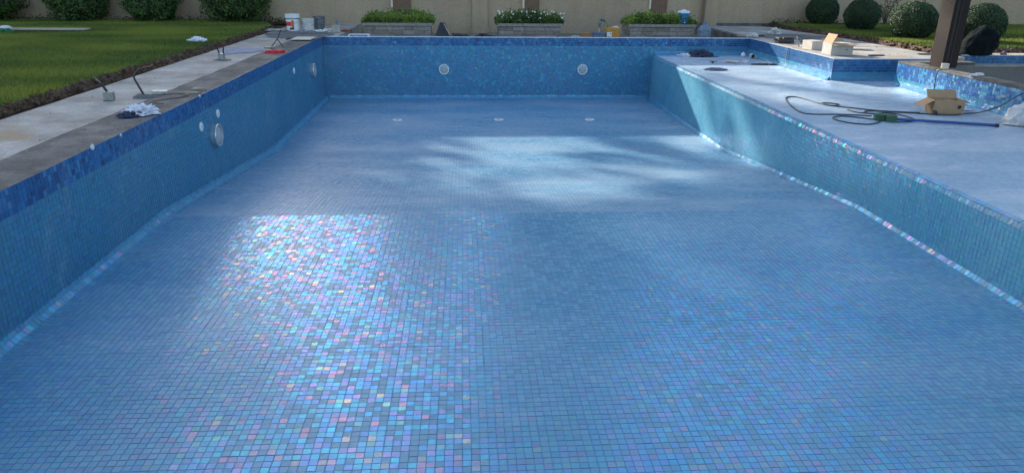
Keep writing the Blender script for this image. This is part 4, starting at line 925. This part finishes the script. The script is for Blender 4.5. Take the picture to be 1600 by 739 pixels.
# rock, dark cloth, small items by the spa
t = thing('black_rock', 'big black boulder on the spa edge in front of the grass', 'boulder', (10.22, 14.02, -.002))
bm = crumple(.34, .26, .36, 61, amp=.16, freq=1.1, ridge=False, flat=False)
for v in bm.verts:
    z = v.co.z; v.co.z = max(.0, z-.12); k_ = max(0, .22-z)*1.2; v.co.x *= 1+k_*1.6; v.co.y *= 1+k_*1.6; z = v.co.z; v.co.x = v.co.x*(1.08-.42*max(0, z-.15))+.18*max(0, z-.1)
obj('boulder', bm, M_rock, t, smooth=False)
obj('dark_cloth', crumple(.13, .09, .06, 62), M_clothdark, t, (-.55, -.1, 0))
tag(obj('pink_scrap', crumple(.06, .04, .06, 63, 3), plain('mauve_cloth', (.22, .14, .18), .9), None, (10.75, 13.96, .0)), 'small mauve cloth scrap right of the black boulder', 'scrap')
bm = BM(); lathe(bm, [(.055, 0), (.06, .01), (.06, .08), (.055, .085)], 18); tag(obj('masking_tape_roll', bm, M_tilecream, None, (7.93, 11.55, .034)), 'cream roll at the foot of the brown post', 'tape roll')
bm = crumple(.15, .05, .03, 64, amp=.5); tag(obj('white_rag', bm, M_clothwhite, None, (7.93, 10.75, .034), .5), 'white strip of rag on the parapet cap', 'rag')

# ============================================================ THINGS ON THE SHELF
zs = ZS+.001
t = thing('cloth_heap', 'dark navy cloth heap with pale end by the far shelf wall', 'cloth', (5.62, 17.12, zs)); obj('dark_cloth', crumple(.24, .12, .12, 71, amp=.7), M_clothdark, t); obj('white_cloth', crumple(.18, .08, .05, 72, amp=.7), M_paper, t, (-.32, .05, 0)); obj('cloth_tail', crumple(.13, .03, .015, 73, 3), M_clothdark, t, (.3, -.02, 0))
tag(obj('cloth_scrap', crumple(.18, .10, .035, 74, amp=.8), plain('blue_grey_cloth', (.16, .18, .28), .9, var=.4, scale=25), None, (5.18, 14.7, zs)), 'flat blue-grey rag near the shelf edge', 'rag')
t = thing('rusty_bracket', 'small rusty metal bracket on the shelf', 'bracket', (5.5, 15.85, zs)); bm = BM(); box(bm, -.09, .09, -.03, .03, .035, .045, .003); obj('plate', bm, M_rust, t); bm = BM(); box(bm, -.02, .02, -.02, .02, 0, .034, .003); obj('foot', bm, M_black, t)
t = thing('paper_scraps', 'torn whitish paper packaging in the middle of the debris', 'paper', (5.95, 15.95, zs)); obj('paper', crumple(.16, .09, .04, 75, amp=.8), M_dirtywhite, t); obj('dark_scrap', crumple(.08, .05, .03, 76, 3), M_black, t, (.1, .02, 0))
tag(obj('paper_scrap', crumple(.07, .05, .04, 77, 3, amp=.7), M_paper, None, (6.28, 15.95, zs)), 'small white scrap right of the torn packaging', 'paper')
bm = BM(); bmesh.ops.create_uvsphere(bm, u_segments=18, v_segments=12, radius=.055); bmesh.ops.translate(bm, verts=bm.verts, vec=(0, 0, .055)); lathe(bm, [(.02, .1), (.02, .115)], 10); tag(obj('white_ball_float', bm, M_white, None, (6.62, 17.0, zs), smooth=True), 'small white ball on the shelf near the wall corner', 'ball')
t = thing('pipe_fitting', 'pale pipe elbow fitting with dark opening beside the ball', 'pipe fitting', (6.72, 16.7, zs)); bm = BM(); lathe(bm, [(.055, -.05), (.06, -.04), (.06, .06), (.045, .06), (.045, .04)], 16, at=(0, 0, .06), axis='Y', cap=False); obj('elbow', bm, M_clear, t); bm = BM(); lathe(bm, [(.044, .03), (.001, .031)], 14, at=(0, 0, .06), axis='Y'); obj('opening', bm, M_black, t)  # black disc in the mouth stands in for the shade inside the pipe
t = thing('wire_scraps', 'flat pile of wire and torn wrapper against the block wall', 'scraps', (6.55, 15.6, zs)); obj('wrapper', crumple(.15, .09, .045, 78, amp=.8), M_dirtywhite, t, (.03, .03, 0)); bm = BM(); tube(bm, [(-.28, 0, .01), (-.1, -.06, .02), (.1, -.08, .02), (.27, -.05, .012)], .014, 6); obj('wire', bm, M_black, t)
# hanging wire on the block wall
bm = BM(); tube(bm, [(6.89, 15.2, .01), (6.875, 15.2, -.1), (6.88, 15.22, -.25), (6.84, 15.1, -.385)], .006, 5); tag(obj('hanging_wire', bm, M_cable), 'thin dark wire hanging down the side of the raised deck', 'wire')

# cables on the shelf (one long lead from parapet over box to the pump, loops)
def lead(name, pts, label, r=.009, z=None):
    bm = BM(); tube(bm, [(x, y, (zs+r if len(p) < 3 else p[2])) for p in pts for x, y in [p[:2]]], r, 6, 6); return tag(obj(name, bm, M_cable, smooth=True), label, 'cable')
lead('power_cable', [(8.6, 8.6, .06), (8.02, 9.0, .06), (7.79, 9.3, .035), (7.71, 9.5, -.05), (7.62, 9.72, -.25), (7.45, 9.86, -.37), (7.28, 9.90), (7.12, 9.82), (6.9, 9.78), (6.4, 9.95), (5.98, 10.1), (5.80, 10.02), (5.86, 9.86), (5.98, 9.72)], 'black power cable from the low wall past the cardboard box')
lead('power_cable', [(6.6, 9.95), (6.1, 10.12), (5.75, 10.38), (5.55, 10.55), (5.50, 10.72), (5.62, 10.78), (5.75, 10.66), (5.60, 10.55), (5.48, 10.75), (5.45, 11.05), (5.36, 11.35), (5.20, 11.3), (5.05, 10.95), (4.90, 10.35), (4.86, 9.95), (5.05, 9.85), (5.3, 9.85), (5.6, 9.78), (5.75, 9.72)], 'black cable making the large loop at the shelf edge')
lead('power_cable', [(5.78, 9.55), (5.62, 9.3), (5.38, 9.15), (5.16, 9.28), (5.10, 9.55), (5.28, 9.72), (5.5, 9.62), (5.75, 9.38), (6.0, 9.3), (6.22, 9.45), (6.22, 9.8), (6.1, 9.95), (5.9, 9.9), (5.7, 9.98), (5.65, 10.2)], 'black cable in small loops round the green brush')
t = thing('pool_brush', 'green scrubbing head on a long blue pole across the shelf', 'brush', (5.80, 9.42, zs), R(-20))
bm = BM(); box(bm, -.16, -.04, -.06, .08, 0, .085, .012); box(bm, -.03, .10, -.12, .03, 0, .095, .012)
for v in bm.verts: v.co += Vector([.012*noise.noise(v.co*20+Vector((k*9, 0, 0))) for k in range(3)])
obj('scrub_head', bm, M_brushgreen, t)
bm = BM(); tube(bm, [(.08, -.03, .035), (1.32, .02, .022)], .019, 10, smooth=False); obj('pole', bm, M_pole, t); bm = BM(); tube(bm, [(1.315, .02, .022), (1.36, .021, .022)], .023, 10, smooth=False); obj('end_cap', bm, M_black, t)
# open tan carton
t = carton('cardboard_box', 'open tan cardboard box on the shelf beside the low tiled wall', (6.98, 9.98, zs), R(-9), .42, .26, .20, M_card, M_cardin, [('l', R(-28), .20), ('b', R(55), .13), ('r', R(-25), .09), ('f', R(190), .005)])
bm = BM(); lathe(bm, [(.028, 0), (.028, .003)], 18, at=(.14, -.131, .11), axis='Y'); obj('round_print', bm, M_blackprint, t)
tag(obj('packing_paper', crumple(.09, .06, .06, 81, amp=.8), M_paper, t, (-.10, .0, .09))); t.children[-1].name = 'packing_paper'
bm = BM(); box(bm, -.02, .11, -.06, .06, .10, .19, .02); obj('foam_insert', bm, M_cardin, t)
bm = BM(); tube(bm, [(6.75, 9.82, zs+.03), (6.72, 9.80, zs+.05)], .03, 8, smooth=False); tag(obj('cable_plug', bm, M_black), 'black plug on the cable at the tan box corner', 'plug')
t = thing('trowel', 'small flat trowel lying behind the tan cardboard box', 'trowel', (7.35, 10.15, zs), .1); bm = BM(); box(bm, -.12, .04, -.012, .012, .02, .03, .003); obj('shank', bm, M_metal, t); bm = BM(); box(bm, .0, .17, -.05, .05, .012, .018, .003); obj('blade', bm, M_steel, t)
bm = BM(); tube(bm, [(7.82, 11.45, .03), (7.72, 11.4, .0), (7.45, 11.0, -.2), (7.12, 10.45, -.28), (7.02, 10.2, zs+.16)], .008, 6); tag(obj('power_cable', bm, M_cable, smooth=True), 'taut thin cable running from the low wall down behind the tan box', 'cable')
# white printed bag
t = thing('tile_adhesive_bag', 'white plastic sack with small printed marks at the right edge', 'bag', (7.60, 9.10, zs), R(-5))
bm = crumple(.30, .17, .26, 91, sub=5, amp=.26, freq=1.9)
for v in bm.verts: v.co.x += -.10*v.co.z; v.co.z = min(v.co.z, .30)
obj('sack', bm, plain('printed_white', (.62, .60, .58), .6, var=.12, scale=9), t)
for k, (x, z, m) in enumerate(((-.16, .10, M_orange), (-.08, .07, M_blackprint), (.02, .12, M_blackprint), (.10, .06, M_orange), (-.02, .16, M_orange))):
    bm = BM(); box(bm, x, x+.06, -.205+z*.28, -.198+z*.28, z, z+.018); obj('print_mark', bm, m, t)
tag(obj('pump_strainer', crumple(.05, .03, .03, 92, 3), M_dirtywhite, None, (7.76, 9.9, -.16)), 'small white smear of grout stuck on the low blue wall', 'grout smear')
# small leaves and grit scattered on path and lawn
bm = BM()
for k in range(110):
    x, y = (random.uniform(-4.7, -3.35), random.uniform(4, 18)) if k % 2 else (random.uniform(7.0, 9.1), random.uniform(13.5, 20))
    s = random.uniform(.004, .010); r0 = bmesh.ops.create_icosphere(bm, subdivisions=1, radius=s, matrix=Matrix.Translation((x, y, s*.3)))
    for v in r0['verts']: v.co += Vector([random.uniform(-.4, .4)*s for _ in range(3)])
tag(obj('grit', bm, M_slab), 'loose grit scattered on the concrete', 'grit', kind='stuff')
